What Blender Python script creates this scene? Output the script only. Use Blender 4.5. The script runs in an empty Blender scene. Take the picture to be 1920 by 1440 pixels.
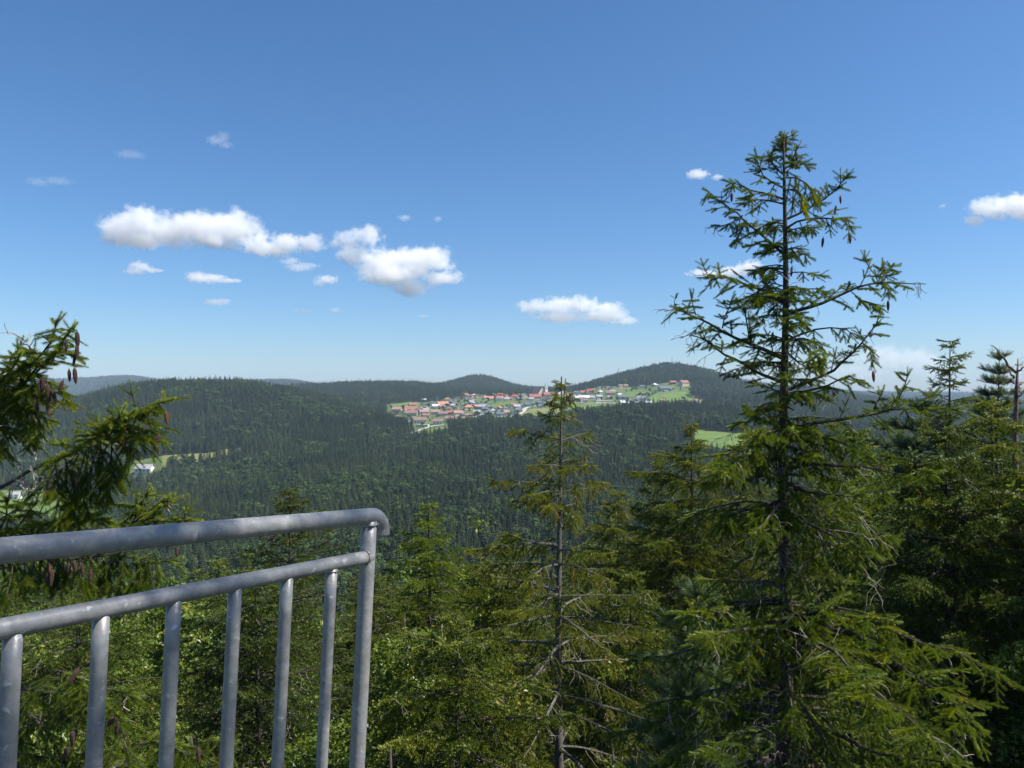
import bpy, math, random
import numpy as np
from mathutils import Vector, Matrix, Quaternion

# ------------------------------------------------------------------ camera, sky, sun, exposure
F, CX, HY = 1507.0, 960.0, 735.0          # focal length, centre column and horizon row of a 1920 px wide view
sc = bpy.context.scene
col = sc.collection
cam_d = bpy.data.cameras.new("camera"); cam = bpy.data.objects.new("camera", cam_d); col.objects.link(cam)
cam.location = (0, 0, 0); cam.rotation_euler = (math.radians(90), 0, 0)
cam_d.sensor_fit = 'HORIZONTAL'; cam_d.sensor_width = 36.0; cam_d.lens = 36.0 * F / 1920.0
cam_d.shift_y = 15.0 / 1920.0
cam_d.clip_start = 0.05; cam_d.clip_end = 80000.0
sc.camera = cam

SUN_AZ, SUN_EL = math.radians(97), math.radians(54)
SUN = Vector((math.sin(SUN_AZ) * math.cos(SUN_EL), math.cos(SUN_AZ) * math.cos(SUN_EL), math.sin(SUN_EL)))
world = bpy.data.worlds.new("World"); sc.world = world; world.use_nodes = True
wn = world.node_tree; bg = wn.nodes["Background"]
sky = wn.nodes.new("ShaderNodeTexSky"); sky.sky_type = 'NISHITA'; sky.sun_disc = False
sky.sun_elevation = SUN_EL; sky.sun_rotation = SUN_AZ
sky.altitude = 900.0; sky.air_density = 1.0; sky.dust_density = 1.2; sky.ozone_density = 8.0
sat = wn.nodes.new("ShaderNodeHueSaturation"); sat.inputs["Saturation"].default_value = 1.10; sat.inputs["Hue"].default_value = 0.498
wn.links.new(sky.outputs[0], sat.inputs["Color"]); wn.links.new(sat.outputs[0], bg.inputs[0]); bg.inputs[1].default_value = 0.084
sl = bpy.data.lights.new("sun", 'SUN'); sl.energy = 5.0; sl.angle = math.radians(0.53); sl.color = (1.0, 0.95, 0.86)
so = bpy.data.objects.new("sun", sl); col.objects.link(so)
so.rotation_euler = SUN.to_track_quat('Z', 'Y').to_euler()
sc.view_settings.view_transform = 'Standard'; sc.view_settings.look = 'None'
sc.view_settings.exposure = 0.80; sc.view_settings.gamma = 1.0; sc.view_settings.use_curve_mapping = False
cy = sc.cycles
cy.use_denoising = True; cy.max_bounces = 18; cy.diffuse_bounces = 3; cy.glossy_bounces = 2
cy.transmission_bounces = 3; cy.transparent_max_bounces = 8; cy.volume_bounces = 16
cy.sample_clamp_indirect = 10.0; cy.volume_step_rate = 0.45; cy.volume_max_steps = 1024

# ------------------------------------------------------------------ helpers
def tag(o, label=None, cat=None, group=None, kind=None):
    if label: o["label"] = label
    if cat: o["category"] = cat
    if group: o["group"] = group
    if kind: o["kind"] = kind
    return o

def empty(name, loc=(0, 0, 0), rz=0.0):
    o = bpy.data.objects.new(name, None); col.objects.link(o)
    o.location = loc; o.rotation_euler = (0, 0, rz); o.empty_display_size = 0.2
    return o

class MB:
    """collects triangles, quads and tubes and links them as one mesh object"""
    def __init__(self): self.v = []; self.f3 = []; self.f4 = []; self.t = []; self.n = 0; self.m3 = []; self.m4 = []
    def add(self, v, f3=None, f4=None, tint=0.5, mat=0):
        v = np.asarray(v, dtype=np.float32).reshape(-1, 3)
        if f3 is not None and len(f3): self.f3.append(np.asarray(f3, dtype=np.int64).reshape(-1, 3) + self.n); self.m3.append(np.full(len(self.f3[-1]), mat))
        if f4 is not None and len(f4): self.f4.append(np.asarray(f4, dtype=np.int64).reshape(-1, 4) + self.n); self.m4.append(np.full(len(self.f4[-1]), mat))
        self.v.append(v); self.t.append(np.broadcast_to(np.asarray(tint, dtype=np.float32), (len(v),)).copy()); self.n += len(v)
    def tris(self, v, tint=0.5, mat=0):
        v = np.asarray(v, dtype=np.float32).reshape(-1, 3)
        self.add(v, f3=np.arange(len(v)).reshape(-1, 3), tint=tint, mat=mat)
    def tube(self, pts, rad, n=6, caps=True, tint=0.5, mat=0):
        pts = np.asarray(pts, dtype=np.float64); k = len(pts)
        rad = np.broadcast_to(np.asarray(rad, dtype=np.float64), (k,))
        tg = np.gradient(pts, axis=0); tg /= np.maximum(np.linalg.norm(tg, axis=1, keepdims=True), 1e-9)
        ref = np.array([0.0, 0, 1]) if abs(tg[0][2]) < 0.9 else np.array([1.0, 0, 0])
        u = np.cross(tg[0], ref); u /= np.linalg.norm(u)
        V = np.empty((k, n, 3)); a = np.arange(n) * 2 * np.pi / n; ca, sa = np.cos(a), np.sin(a)
        for i in range(k):
            u = u - tg[i] * np.dot(u, tg[i]); u /= max(np.linalg.norm(u), 1e-9); w = np.cross(tg[i], u)
            V[i] = pts[i] + rad[i] * (ca[:, None] * u + sa[:, None] * w)
        i0 = (np.arange(k - 1)[:, None] * n + np.arange(n)[None]).ravel()
        i1 = (np.arange(k - 1)[:, None] * n + (np.arange(n)[None] + 1) % n).ravel()
        f4 = np.stack([i0, i1, i1 + n, i0 + n], 1)
        V = V.reshape(-1, 3); f3 = []
        if caps:
            V = np.vstack([V, pts[:1], pts[-1:]]); b = k * n
            for j in range(n):
                f3.append((j, b, (j + 1) % n)); f3.append(((k - 1) * n + j, (k - 1) * n + (j + 1) % n, b + 1))
        self.add(V, f3=f3, f4=f4, tint=tint, mat=mat)
    def box(self, lo, hi, M=None, tint=0.5, mat=0):
        x0, y0, z0 = lo; x1, y1, z1 = hi
        v = np.array([(x0, y0, z0), (x1, y0, z0), (x1, y1, z0), (x0, y1, z0), (x0, y0, z1), (x1, y0, z1), (x1, y1, z1), (x0, y1, z1)], float)
        if M is not None: v = v @ np.array(M.to_3x3()).T + np.array(M.translation)
        self.add(v, f4=[(0, 3, 2, 1), (4, 5, 6, 7), (0, 1, 5, 4), (1, 2, 6, 5), (2, 3, 7, 6), (3, 0, 4, 7)], tint=tint, mat=mat)
    def join(self, other, mat):
        for q in other.f3: self.f3.append(q + self.n); self.m3.append(np.full(len(q), mat))
        for q in other.f4: self.f4.append(q + self.n); self.m4.append(np.full(len(q), mat))
        self.v += other.v; self.t += other.t; self.n += other.n
    def mesh(self, name, mats, smooth=False, tint=False):
        me = bpy.data.meshes.new(name)
        v = np.concatenate(self.v) if self.v else np.zeros((0, 3), np.float32)
        a = np.concatenate(self.f3) if self.f3 else np.zeros((0, 3), np.int64)
        b = np.concatenate(self.f4) if self.f4 else np.zeros((0, 4), np.int64)
        me.vertices.add(len(v)); me.vertices.foreach_set("co", v.ravel())
        me.loops.add(a.size + b.size); me.loops.foreach_set("vertex_index", np.concatenate([a.ravel(), b.ravel()]).astype(np.int32))
        me.polygons.add(len(a) + len(b))
        me.polygons.foreach_set("loop_start", np.concatenate([np.arange(len(a)) * 3, a.size + np.arange(len(b)) * 4]).astype(np.int32))
        mi = np.concatenate((self.m3 or [np.zeros(0)]) + (self.m4 or [np.zeros(0)])).astype(np.int32)
        me.polygons.foreach_set("material_index", mi)
        me.polygons.foreach_set("use_smooth", np.full(len(a) + len(b), smooth))
        if tint:
            at = me.attributes.new("tint", 'FLOAT', 'POINT'); at.data.foreach_set("value", np.concatenate(self.t))
        for m in (mats if isinstance(mats, (list, tuple)) else [mats]): me.materials.append(m)
        me.update(calc_edges=True)
        return me
    def build(self, name, mats, parent=None, smooth=False, tint=False):
        o = bpy.data.objects.new(name, self.mesh(name, mats, smooth, tint)); col.objects.link(o)
        if parent: o.parent = parent
        return o

def copy_tree(o, parent=None):
    c = o.copy(); col.objects.link(c)
    if parent: c.parent = parent
    for ch in list(o.children): copy_tree(ch, c)
    return c

def at(px, py, d):                         # the point at depth d metres seen at pixel (px, py)
    return np.array([(px - CX) / F * d, d, -(py - HY) / F * d])

# ------------------------------------------------------------------ materials
MAT = {}
def mat(name):
    m = bpy.data.materials.new(name); m.use_nodes = True; MAT[name] = m
    nt = m.node_tree; return m, nt, nt.nodes["Principled BSDF"]
def node(nt, t, **kw):
    n = nt.nodes.new(t)
    for k, v in kw.items(): setattr(n, k, v)
    return n
def ramp(nt, stops):
    r = nt.nodes.new("ShaderNodeValToRGB"); e = r.color_ramp.elements
    while len(e) < len(stops): e.new(0.5)
    for i, (p, c) in enumerate(stops): e[i].position = p; e[i].color = (*c, 1)
    return r
def noisy(name, c1, c2, scale=8.0, rough=0.8, detail=6.0, bump=0.0, metallic=0.0, spec=0.3, coords='Object', bscale=None):
    m, nt, b = mat(name)
    tc = node(nt, "ShaderNodeTexCoord"); nz = node(nt, "ShaderNodeTexNoise")
    nz.inputs["Scale"].default_value = scale; nz.inputs["Detail"].default_value = detail
    nt.links.new(tc.outputs[coords], nz.inputs["Vector"])
    r = ramp(nt, [(0.3, c1), (0.7, c2)]); nt.links.new(nz.outputs["Fac"], r.inputs[0]); nt.links.new(r.outputs[0], b.inputs["Base Color"])
    b.inputs["Roughness"].default_value = rough; b.inputs["Metallic"].default_value = metallic; b.inputs["Specular IOR Level"].default_value = spec
    if bump:
        n2 = node(nt, "ShaderNodeTexNoise"); n2.inputs["Scale"].default_value = bscale or scale * 3; n2.inputs["Detail"].default_value = 4
        nt.links.new(tc.outputs[coords], n2.inputs["Vector"])
        bp = node(nt, "ShaderNodeBump"); bp.inputs["Strength"].default_value = bump; bp.inputs["Distance"].default_value = 0.02
        nt.links.new(n2.outputs["Fac"], bp.inputs["Height"]); nt.links.new(bp.outputs[0], b.inputs["Normal"])
    return m
def leafy(name, stops, trans=0.25, rough=0.55, spec=0.25, rand=0.0, stand=0.0):
    """foliage: colour from the per-shoot tint (each shoot its own age) and a per-tree random; a little light passes through"""
    m, nt, b = mat(name)
    at_ = node(nt, "ShaderNodeAttribute"); at_.attribute_name = "tint"
    fac = at_.outputs["Fac"]
    if rand:
        oi = node(nt, "ShaderNodeObjectInfo"); ma = node(nt, "ShaderNodeMath", operation='MULTIPLY_ADD')
        sb = node(nt, "ShaderNodeMath", operation='SUBTRACT'); sb.inputs[1].default_value = 0.5
        nt.links.new(oi.outputs["Random"], sb.inputs[0]); nt.links.new(sb.outputs[0], ma.inputs[0]); ma.inputs[1].default_value = rand
        nt.links.new(fac, ma.inputs[2]); fac = ma.outputs[0]
    if stand:                                             # stands of differing age and species, by where the tree grows
        ol = node(nt, "ShaderNodeObjectInfo"); sn = node(nt, "ShaderNodeTexNoise"); sn.inputs["Scale"].default_value = 0.014; sn.inputs["Detail"].default_value = 3
        nt.links.new(ol.outputs["Location"], sn.inputs["Vector"]); mb_ = node(nt, "ShaderNodeMath", operation='MULTIPLY_ADD'); mb_.inputs[1].default_value = stand
        sb2 = node(nt, "ShaderNodeMath", operation='SUBTRACT'); sb2.inputs[1].default_value = 0.5; nt.links.new(sn.outputs["Fac"], sb2.inputs[0])
        nt.links.new(sb2.outputs[0], mb_.inputs[0]); nt.links.new(fac, mb_.inputs[2]); fac = mb_.outputs[0]
    r = ramp(nt, stops); nt.links.new(fac, r.inputs[0]); nt.links.new(r.outputs[0], b.inputs["Base Color"])
    b.inputs["Roughness"].default_value = rough; b.inputs["Specular IOR Level"].default_value = spec
    if trans:
        tr = node(nt, "ShaderNodeBsdfTranslucent"); mx = node(nt, "ShaderNodeMixShader"); mx.inputs[0].default_value = trans
        hs = node(nt, "ShaderNodeHueSaturation"); hs.inputs["Saturation"].default_value = 1.10; hs.inputs["Value"].default_value = 1.6
        nt.links.new(r.outputs[0], hs.inputs["Color"]); nt.links.new(hs.outputs[0], tr.inputs[0])
        nt.links.new(b.outputs[0], mx.inputs[1]); nt.links.new(tr.outputs[0], mx.inputs[2])
        nt.links.new(mx.outputs[0], nt.nodes["Material Output"].inputs["Surface"])
    return m

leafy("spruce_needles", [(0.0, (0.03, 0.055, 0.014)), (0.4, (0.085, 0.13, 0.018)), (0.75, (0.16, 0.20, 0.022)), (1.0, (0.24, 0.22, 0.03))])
leafy("yellowed_needles", [(0.0, (0.04, 0.062, 0.014)), (0.45, (0.100, 0.132, 0.018)), (0.8, (0.185, 0.19, 0.025)), (1.0, (0.25, 0.18, 0.038))])
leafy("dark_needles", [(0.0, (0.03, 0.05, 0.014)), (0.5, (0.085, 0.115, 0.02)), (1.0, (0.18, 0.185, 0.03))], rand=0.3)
leafy("pine_needles", [(0.0, (0.03, 0.055, 0.022)), (0.5, (0.07, 0.108, 0.036)), (1.0, (0.13, 0.165, 0.05))], trans=0.2)
leafy("birch_leaves", [(0.0, (0.045, 0.08, 0.012)), (0.5, (0.115, 0.165, 0.02)), (0.85, (0.19, 0.22, 0.03)), (1.0, (0.30, 0.23, 0.04))], trans=0.35, rough=0.4, spec=0.4)
leafy("far_conifer", [(0.0, (0.018, 0.030, 0.017)), (0.5, (0.036, 0.056, 0.028)), (1.0, (0.07, 0.095, 0.036))], trans=0.1, rand=0.7, stand=1.6, rough=0.8, spec=0.1)
leafy("far_broadleaf", [(0.0, (0.028, 0.052, 0.018)), (0.5, (0.046, 0.078, 0.026)), (1.0, (0.08, 0.115, 0.034))], trans=0.15, rand=0.7, rough=0.8, spec=0.1)
noisy("bark", (0.03, 0.024, 0.02), (0.10, 0.085, 0.072), 14, 0.95, bump=0.8)
noisy("lichen_bark", (0.04, 0.035, 0.03), (0.19, 0.18, 0.16), 40, 0.95, bump=0.6)
noisy("dead_twig", (0.16, 0.13, 0.11), (0.36, 0.32, 0.28), 30, 0.9)
noisy("snag_bark", (0.07, 0.045, 0.04), (0.24, 0.16, 0.13), 10, 0.9, bump=0.6)
noisy("cone_brown", (0.10, 0.055, 0.045), (0.24, 0.14, 0.11), 60, 0.7, bump=1.0, bscale=120)
noisy("cone_orange", (0.26, 0.11, 0.05), (0.42, 0.20, 0.10), 60, 0.7, bump=1.0, bscale=120)
# ------------------------------------------------------------------ terrain: a height function of (X, Y), Y = depth
def pchip(x, y, xq):
    x = np.asarray(x, float); y = np.asarray(y, float); h = np.diff(x); dl = np.diff(y) / h
    m = np.zeros(len(x)); m[0] = dl[0]; m[-1] = dl[-1]
    for i in range(1, len(x) - 1):
        if dl[i - 1] * dl[i] > 0:
            w1 = 2 * h[i] + h[i - 1]; w2 = h[i] + 2 * h[i - 1]
            m[i] = (w1 + w2) / (w1 / dl[i - 1] + w2 / dl[i])
    xq = np.clip(xq, x[0], x[-1]); k = np.clip(np.searchsorted(x, xq) - 1, 0, len(x) - 2)
    t = (xq - x[k]) / h[k]; t2 = t * t; t3 = t2 * t
    return (2*t3-3*t2+1)*y[k] + (t3-2*t2+t)*h[k]*m[k] + (-2*t3+3*t2)*y[k+1] + (t3-t2)*h[k]*m[k+1]

TREE_H = 18.0
# column -> list of (distance, row of what is seen there); 'c' rows are tree tops, 'g' rows bare ground
C = 'c'; G = 'g'
NEAR = [(0, -14), (15, -15.5), (40, -23), (100, -42), (200, -66)]           # metres, below every column
NEAR_R = [(0, -14), (15, -15), (40, -19), (100, -32), (200, -50)]
COLS = {
 -1600: (NEAR, [(400, C, 960), (800, C, 860), (1150, C, 760), (1600, G, 770), (2500, G, 755), (4800, C, 712), (5600, G, 730)]),
 -300: (NEAR, [(300, C, 1060), (480, C, 985), (550, G, 985), (680, G, 932), (820, C, 860), (1000, C, 815), (1150, C, 790), (1600, G, 780), (2500, G, 760), (4800, C, 714), (5600, G, 730)]),
 0:    (NEAR, [(300, C, 1060), (480, C, 990), (550, G, 986), (690, G, 930), (820, C, 862), (1000, C, 800), (1150, C, 770), (1600, G, 778), (2500, G, 758), (3400, C, 745), (4800, C, 711), (5600, G, 730)]),
 130:  (NEAR, [(300, C, 1060), (480, C, 995), (550, G, 986), (690, G, 928), (820, C, 860), (1000, C, 780), (1150, C, 745), (1600, G, 770), (2500, G, 752), (3400, C, 742), (4800, C, 708), (5600, G, 730)]),
 240:  (NEAR, [(300, C, 1050), (480, C, 965), (600, C, 925), (700, C, 903), (800, G, 886), (840, G, 868), (900, C, 815), (1000, C, 755), (1150, C, 715), (1600, G, 768), (2500, G, 755), (4800, C, 703), (5600, G, 730)]),
 320:  (NEAR, [(300, C, 1045), (480, C, 955), (600, C, 905), (780, C, 862), (800, G, 868), (845, G, 852), (900, C, 805), (1000, C, 750), (1150, C, 706), (1600, G, 768), (2500, G, 755), (4800, C, 712), (5600, G, 730)]),
 450:  (NEAR, [(300, C, 1035), (480, C, 938), (600, C, 890), (780, C, 848), (800, G, 857), (845, G, 842), (900, C, 795), (1000, C, 744), (1150, C, 708), (1600, G, 766), (2500, G, 755), (4800, C, 711), (5600, G, 730)]),
 540:  (NEAR, [(300, C, 1025), (480, C, 925), (600, C, 878), (800, C, 815), (900, C, 777), (1000, C, 742), (1130, C, 719), (1500, G, 758), (1900, C, 720), (2600, G, 742), (4800, C, 710), (5600, G, 730)]),
 620:  (NEAR, [(300, C, 1018), (480, C, 915), (600, C, 870), (800, C, 812), (900, C, 780), (1000, C, 752), (1080, C, 741), (1500, G, 757), (1900, C, 714), (2600, G, 742), (4800, C, 722), (5600, G, 735)]),
 700:  (NEAR, [(300, C, 1014), (480, C, 908), (600, C, 866), (800, C, 822), (900, C, 790), (1000, C, 765), (1100, G, 788), (1250, G, 772), (1500, G, 756), (1900, C, 712), (2600, G, 738), (4800, G, 728), (5600, G, 735)]),
 765:  (NEAR, [(300, C, 1012), (480, C, 905), (600, C, 866), (760, C, 833), (900, C, 802), (960, G, 815), (1050, G, 797), (1200, G, 778), (1350, G, 764), (1500, G, 753), (1900, C, 712), (2600, G, 738), (4800, G, 728), (5600, G, 735)]),
 830:  (NEAR, [(300, C, 1010), (480, C, 905), (600, C, 866), (760, C, 824), (900, C, 803), (960, G, 810), (1050, G, 795), (1200, G, 777), (1350, G, 763), (1500, G, 750), (1900, C, 720), (2600, C, 716), (3400, G, 738), (5600, G, 735)]),
 900:  (NEAR, [(300, C, 1010), (480, C, 903), (600, C, 863), (760, C, 818), (880, C, 787), (1000, G, 798), (1200, G, 776), (1350, G, 760), (1500, G, 748), (1900, C, 727), (2600, C, 700), (3400, G, 738), (5600, G, 735)]),
 980:  (NEAR, [(300, C, 1008), (480, C, 900), (600, C, 858), (760, C, 812), (880, C, 784), (1000, G, 794), (1150, G, 770), (1350, G, 754), (1500, G, 746), (1800, C, 730), (2600, C, 722), (3400, G, 738), (5600, G, 735)]),
 1080: (NEAR, [(300, C, 1008), (480, C, 900), (600, C, 855), (760, C, 806), (880, C, 776), (1000, G, 784), (1150, G, 766), (1250, G, 757), (1350, G, 750), (1500, G, 741), (1700, G, 734), (2000, G, 736), (3400, G, 738), (5600, G, 736)]),
 1140: (NEAR, [(300, C, 1008), (480, C, 900), (600, C, 852), (760, C, 800), (880, C, 768), (1000, G, 778), (1150, G, 766), (1250, G, 756), (1350, G, 748), (1500, G, 736), (1600, G, 729), (1720, C, 707), (2000, C, 703), (2500, G, 735), (5600, G, 736)]),
 1200: (NEAR, [(300, C, 1008), (480, C, 900), (600, C, 850), (760, C, 795), (880, C, 762), (1000, G, 776), (1150, G, 766), (1250, G, 757), (1350, G, 749), (1500, G, 736), (1600, G, 730), (1720, C, 703), (2000, C, 687), (2500, G, 725), (5600, G, 736)]),
 1260: (NEAR, [(300, C, 1006), (480, C, 895), (600, C, 848), (760, C, 792), (880, C, 759), (1000, G, 776), (1150, G, 766), (1250, G, 758), (1350, G, 751), (1500, G, 735), (1580, G, 721), (1720, C, 697), (2000, C, 677), (2500, G, 722), (5600, G, 736)]),
 1310: (NEAR, [(300, C, 1003), (480, C, 890), (640, C, 842), (735, G, 834), (850, G, 808), (960, C, 757), (1150, G, 770), (1250, G, 761), (1350, G, 753), (1500, G, 738), (1590, G, 722), (1740, C, 698), (2000, C, 685), (2500, G, 725), (5600, G, 737)]),
 1420: (NEAR, [(300, C, 985), (480, C, 885), (640, C, 845), (735, G, 836), (850, G, 812), (960, C, 764), (1150, G, 775), (1250, G, 764), (1340, G, 756), (1500, C, 735), (2000, C, 716), (2600, G, 736), (3400, C, 722), (5600, G, 739)]),
 1520: (NEAR_R, [(300, C, 950), (480, C, 880), (700, C, 835), (960, C, 780), (1250, C, 755), (1500, C, 744), (2000, C, 727), (2600, G, 742), (3400, C, 722), (5600, G, 737)]),
 1650: (NEAR_R, [(300, C, 935), (480, C, 875), (700, C, 830), (1250, C, 775), (2000, C, 748), (2600, G, 752), (3400, C, 742), (5600, G, 737)]),
 1800: (NEAR_R, [(300, C, 930), (480, C, 875), (700, C, 830), (1250, C, 785), (2000, C, 760), (2600, G, 758), (3400, C, 752), (5600, G, 737)]),
 3500: (NEAR_R, [(300, C, 930), (480, C, 875), (700, C, 830), (1250, C, 785), (2000, C, 760), (2600, G, 758), (3400, C, 752), (5600, G, 737)]),
}
DG = np.concatenate([np.arange(0, 300, 5), np.arange(300, 1720, 10), np.arange(1720, 6000, 40)]).astype(float)
_xs = sorted(COLS); _tab = []
for x in _xs:
    near, far = COLS[x]
    ds = [d for d, z in near]; zs = [z for d, z in near]
    for d, k, y in far:
        ds.append(d); zs.append(-(y - HY) / F * d - (TREE_H if k == C else 0.0))
    _tab.append(pchip(ds, zs, DG))
_tab = np.array(_tab)
PXG = np.arange(-1600, 3501, 10).astype(float)
TAB = np.stack([pchip(_xs, _tab[:, j], PXG) for j in range(len(DG))], 1)     # [px, d]
_k = np.array([1, 2, 3, 2, 1.]); _k /= _k.sum()
TAB = np.apply_along_axis(lambda a: np.convolve(np.pad(a, 2, mode='edge'), _k, 'valid'), 0, TAB)
def ground(X, Y):
    X = np.asarray(X, float); Y = np.asarray(Y, float)
    yy = np.maximum(Y, 45.0)
    px = np.clip(CX + F * X / yy, PXG[0], PXG[-1] - 1e-3); d = np.clip(Y, 0, DG[-1] - 1e-3)
    i = np.clip(((px - PXG[0]) / 10).astype(int), 0, len(PXG) - 2); fi = (px - PXG[i]) / 10
    j = np.clip(np.searchsorted(DG, d, side='right') - 1, 0, len(DG) - 2); fj = (d - DG[j]) / (DG[j + 1] - DG[j])
    z = (TAB[i, j]*(1-fi) + TAB[i+1, j]*fi)*(1-fj) + (TAB[i, j+1]*(1-fi) + TAB[i+1, j+1]*fi)*fj
    a = np.clip((Y - 150) / 300, 0, 1)
    return z + a * (0.9*np.sin(X/37+1.3)*np.sin(Y/53) + 0.5*np.sin(X/17+Y/23))
def find_depth(px, py, d0=300.0, d1=1700.0):
    """nearest-to-far depth at which bare ground is seen at row py in column px"""
    d = np.arange(d1, d0, -2.0); X = (px - CX) / F * d
    y = HY - ground(X, d) / d * F
    k = np.where(y >= py)[0]
    return float(d[k[0]]) if len(k) else d0

def build_ground():
    Y = np.concatenate([np.arange(-80, 300, 6), np.arange(300, 1720, 9), np.arange(1720, 5990, 50)]).astype(float)
    U = np.linspace(-1, 1, 560); YY, UU = np.meshgrid(Y, U, indexing='ij')
    XX = UU * (np.maximum(YY, 0) * 1.05 + 120)
    ZZ = ground(XX, YY); n = len(U)
    i = (np.arange(len(Y) - 1)[:, None] * n + np.arange(n - 1)[None]).ravel()
    mb = MB(); mb.add(np.stack([XX, YY, ZZ], -1), f4=np.stack([i, i + 1, i + n + 1, i + n], 1))
    o = mb.build("ground", noisy("forest_floor", (0.022, 0.028, 0.014), (0.05, 0.055, 0.026), 0.05, 0.95), smooth=True)
    tag(o, kind="structure", label="wooded hills and valley ground under the forest")
build_ground()

def inside(poly, x, y):
    x = np.asarray(x); y = np.asarray(y); r = np.zeros(x.shape, bool); j = len(poly) - 1
    for i in range(len(poly)):
        xi, yi = poly[i]; xj, yj = poly[j]
        if yi != yj: r ^= ((yi > y) != (yj > y)) & (x < (xj - xi) * (y - yi) / (yj - yi) + xi)
        j = i
    return r
# open land, as (column, distance) outlines
OPEN = {
 "valley_meadow": [(-420, 545), (60, 540), (205, 548), (190, 600), (165, 690), (60, 720), (-420, 740)],
 "farm_clearing": [(226, 752), (304, 752), (304, 838), (270, 842), (230, 842)],
 "strip_meadow": [(304, 795), (380, 800), (418, 812), (455, 806), (455, 846), (418, 850), (395, 836), (304, 842)],
 "road_meadow": [(762, 905), (845, 930), (838, 1010), (800, 1000), (766, 985)],
 "village_ground": [(722, 1090), (762, 1000), (835, 985), (880, 985), (960, 985), (1060, 960), (1100, 985), (1230, 1010), (1315, 1120), (1335, 1350), (1296, 1430), (1296, 1640), (1240, 1640), (1130, 1660), (1060, 1740), (960, 1640), (890, 1610), (840, 1480), (725, 1430)],
 "hollow_meadow": [(1302, 690), (1400, 680), (1470, 740), (1440, 815), (1400, 838), (1350, 852), (1300, 862)],
 "ridge_meadow": [(1320, 1210), (1400, 1200), (1560, 1240), (1560, 1360), (1320, 1345)],
 "far_meadow": [(966, 2150), (996, 2150), (992, 2330), (970, 2330)],
 "distant_field": [(100, 3300), (160, 3300), (160, 3560), (100, 3560)],
}
noisy("meadow_grass", (0.070, 0.120, 0.018), (0.118, 0.172, 0.03), 0.045, 0.9, detail=8)
noisy("mown_grass", (0.12, 0.138, 0.035), (0.18, 0.19, 0.058), 0.045, 0.9, detail=8)
noisy("garden_grass", (0.045, 0.075, 0.02), (0.11, 0.15, 0.035), 0.06, 0.9, detail=8)
noisy("gravel", (0.32, 0.30, 0.26), (0.48, 0.45, 0.40), 0.3, 0.95)
def sheet(name, poly, m, lift, label, stepx=3.0, stepd=6.0):
    P = np.array(poly); xs = np.arange(P[:, 0].min(), P[:, 0].max() + stepx, stepx); ds = np.arange(P[:, 1].min(), P[:, 1].max() + stepd, stepd)
    XX, DD = np.meshgrid(xs, ds, indexing='ij'); keep = inside(poly, XX[:-1, :-1] + stepx/2, DD[:-1, :-1] + stepd/2)
    W = (XX - CX) / F * DD; Z = ground(W, DD) + lift; n = len(ds)
    i = (np.arange(len(xs) - 1)[:, None] * n + np.arange(n - 1)[None])[keep]
    mb = MB(); mb.add(np.stack([W, DD, Z], -1), f4=np.stack([i, i + n, i + n + 1, i + 1], 1))
    return tag(mb.build(name, m, smooth=True), kind="structure", label=label)
sheet("meadow", OPEN["valley_meadow"], MAT["meadow_grass"], 0.4, "green meadow in the left valley bottom")
sheet("meadow", OPEN["farm_clearing"], MAT["garden_grass"], 0.4, "small clearing round the lone farmhouse", 2, 4)
sheet("meadow", OPEN["strip_meadow"], MAT["mown_grass"], 0.4, "thin pale meadow strip at the foot of the left hill", 2, 3)
sheet("meadow", OPEN["road_meadow"], MAT["meadow_grass"], 0.4, "bright green meadow below the village beside the lane", 2, 4)
sheet("village_ground", OPEN["village_ground"], MAT["garden_grass"], 0.4, "gardens and grass the village stands on")
sheet("meadow", OPEN["hollow_meadow"], MAT["meadow_grass"], 0.4, "bright green meadow in the wooded hollow on the right", 3, 5)
sheet("meadow", OPEN["ridge_meadow"], MAT["meadow_grass"], 0.4, "light green meadow on the ridge right of the white house")
sheet("meadow", OPEN["far_meadow"], MAT["mown_grass"], 0.8, "small meadow round the far red roofed farm", 2, 20)
sheet("meadow", OPEN["distant_field"], MAT["meadow_grass"], 1.5, "pale field far off before the blue hills", 3, 40)
FIELDS = [("meadow", "meadow_grass", "green meadow rising below the red roofed farm", [(1222, 1270), (1285, 1285), (1325, 1330), (1318, 1420), (1285, 1500), (1255, 1500), (1228, 1420), (1212, 1360)]),
          ("meadow", "meadow_grass", "green meadow left of the shrubs below the farm", [(1160, 1375), (1195, 1390), (1215, 1440), (1205, 1500), (1185, 1500), (1168, 1440)]),
          ("meadow", "meadow_grass", "flat green field below the right half of the village", [(1062, 1105), (1168, 1140), (1165, 1235), (1058, 1230)]),
          ("meadow", "mown_grass", "pale mown field beside the bend of the road", [(974, 1015), (1052, 1015), (1052, 1155), (1000, 1160), (976, 1100)]),
          ("meadow", "meadow_grass", "small orchard meadow above the dark roofs", [(920, 1270), (972, 1270), (972, 1345), (918, 1345)]),
          ("meadow", "meadow_grass", "meadow at the left end of the village", [(730, 1330), (786, 1360), (786, 1480), (732, 1440)])]
for nm, m, lb, pl in FIELDS: sheet(nm, pl, MAT[m], 0.8, lb, 2, 4)
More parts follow.
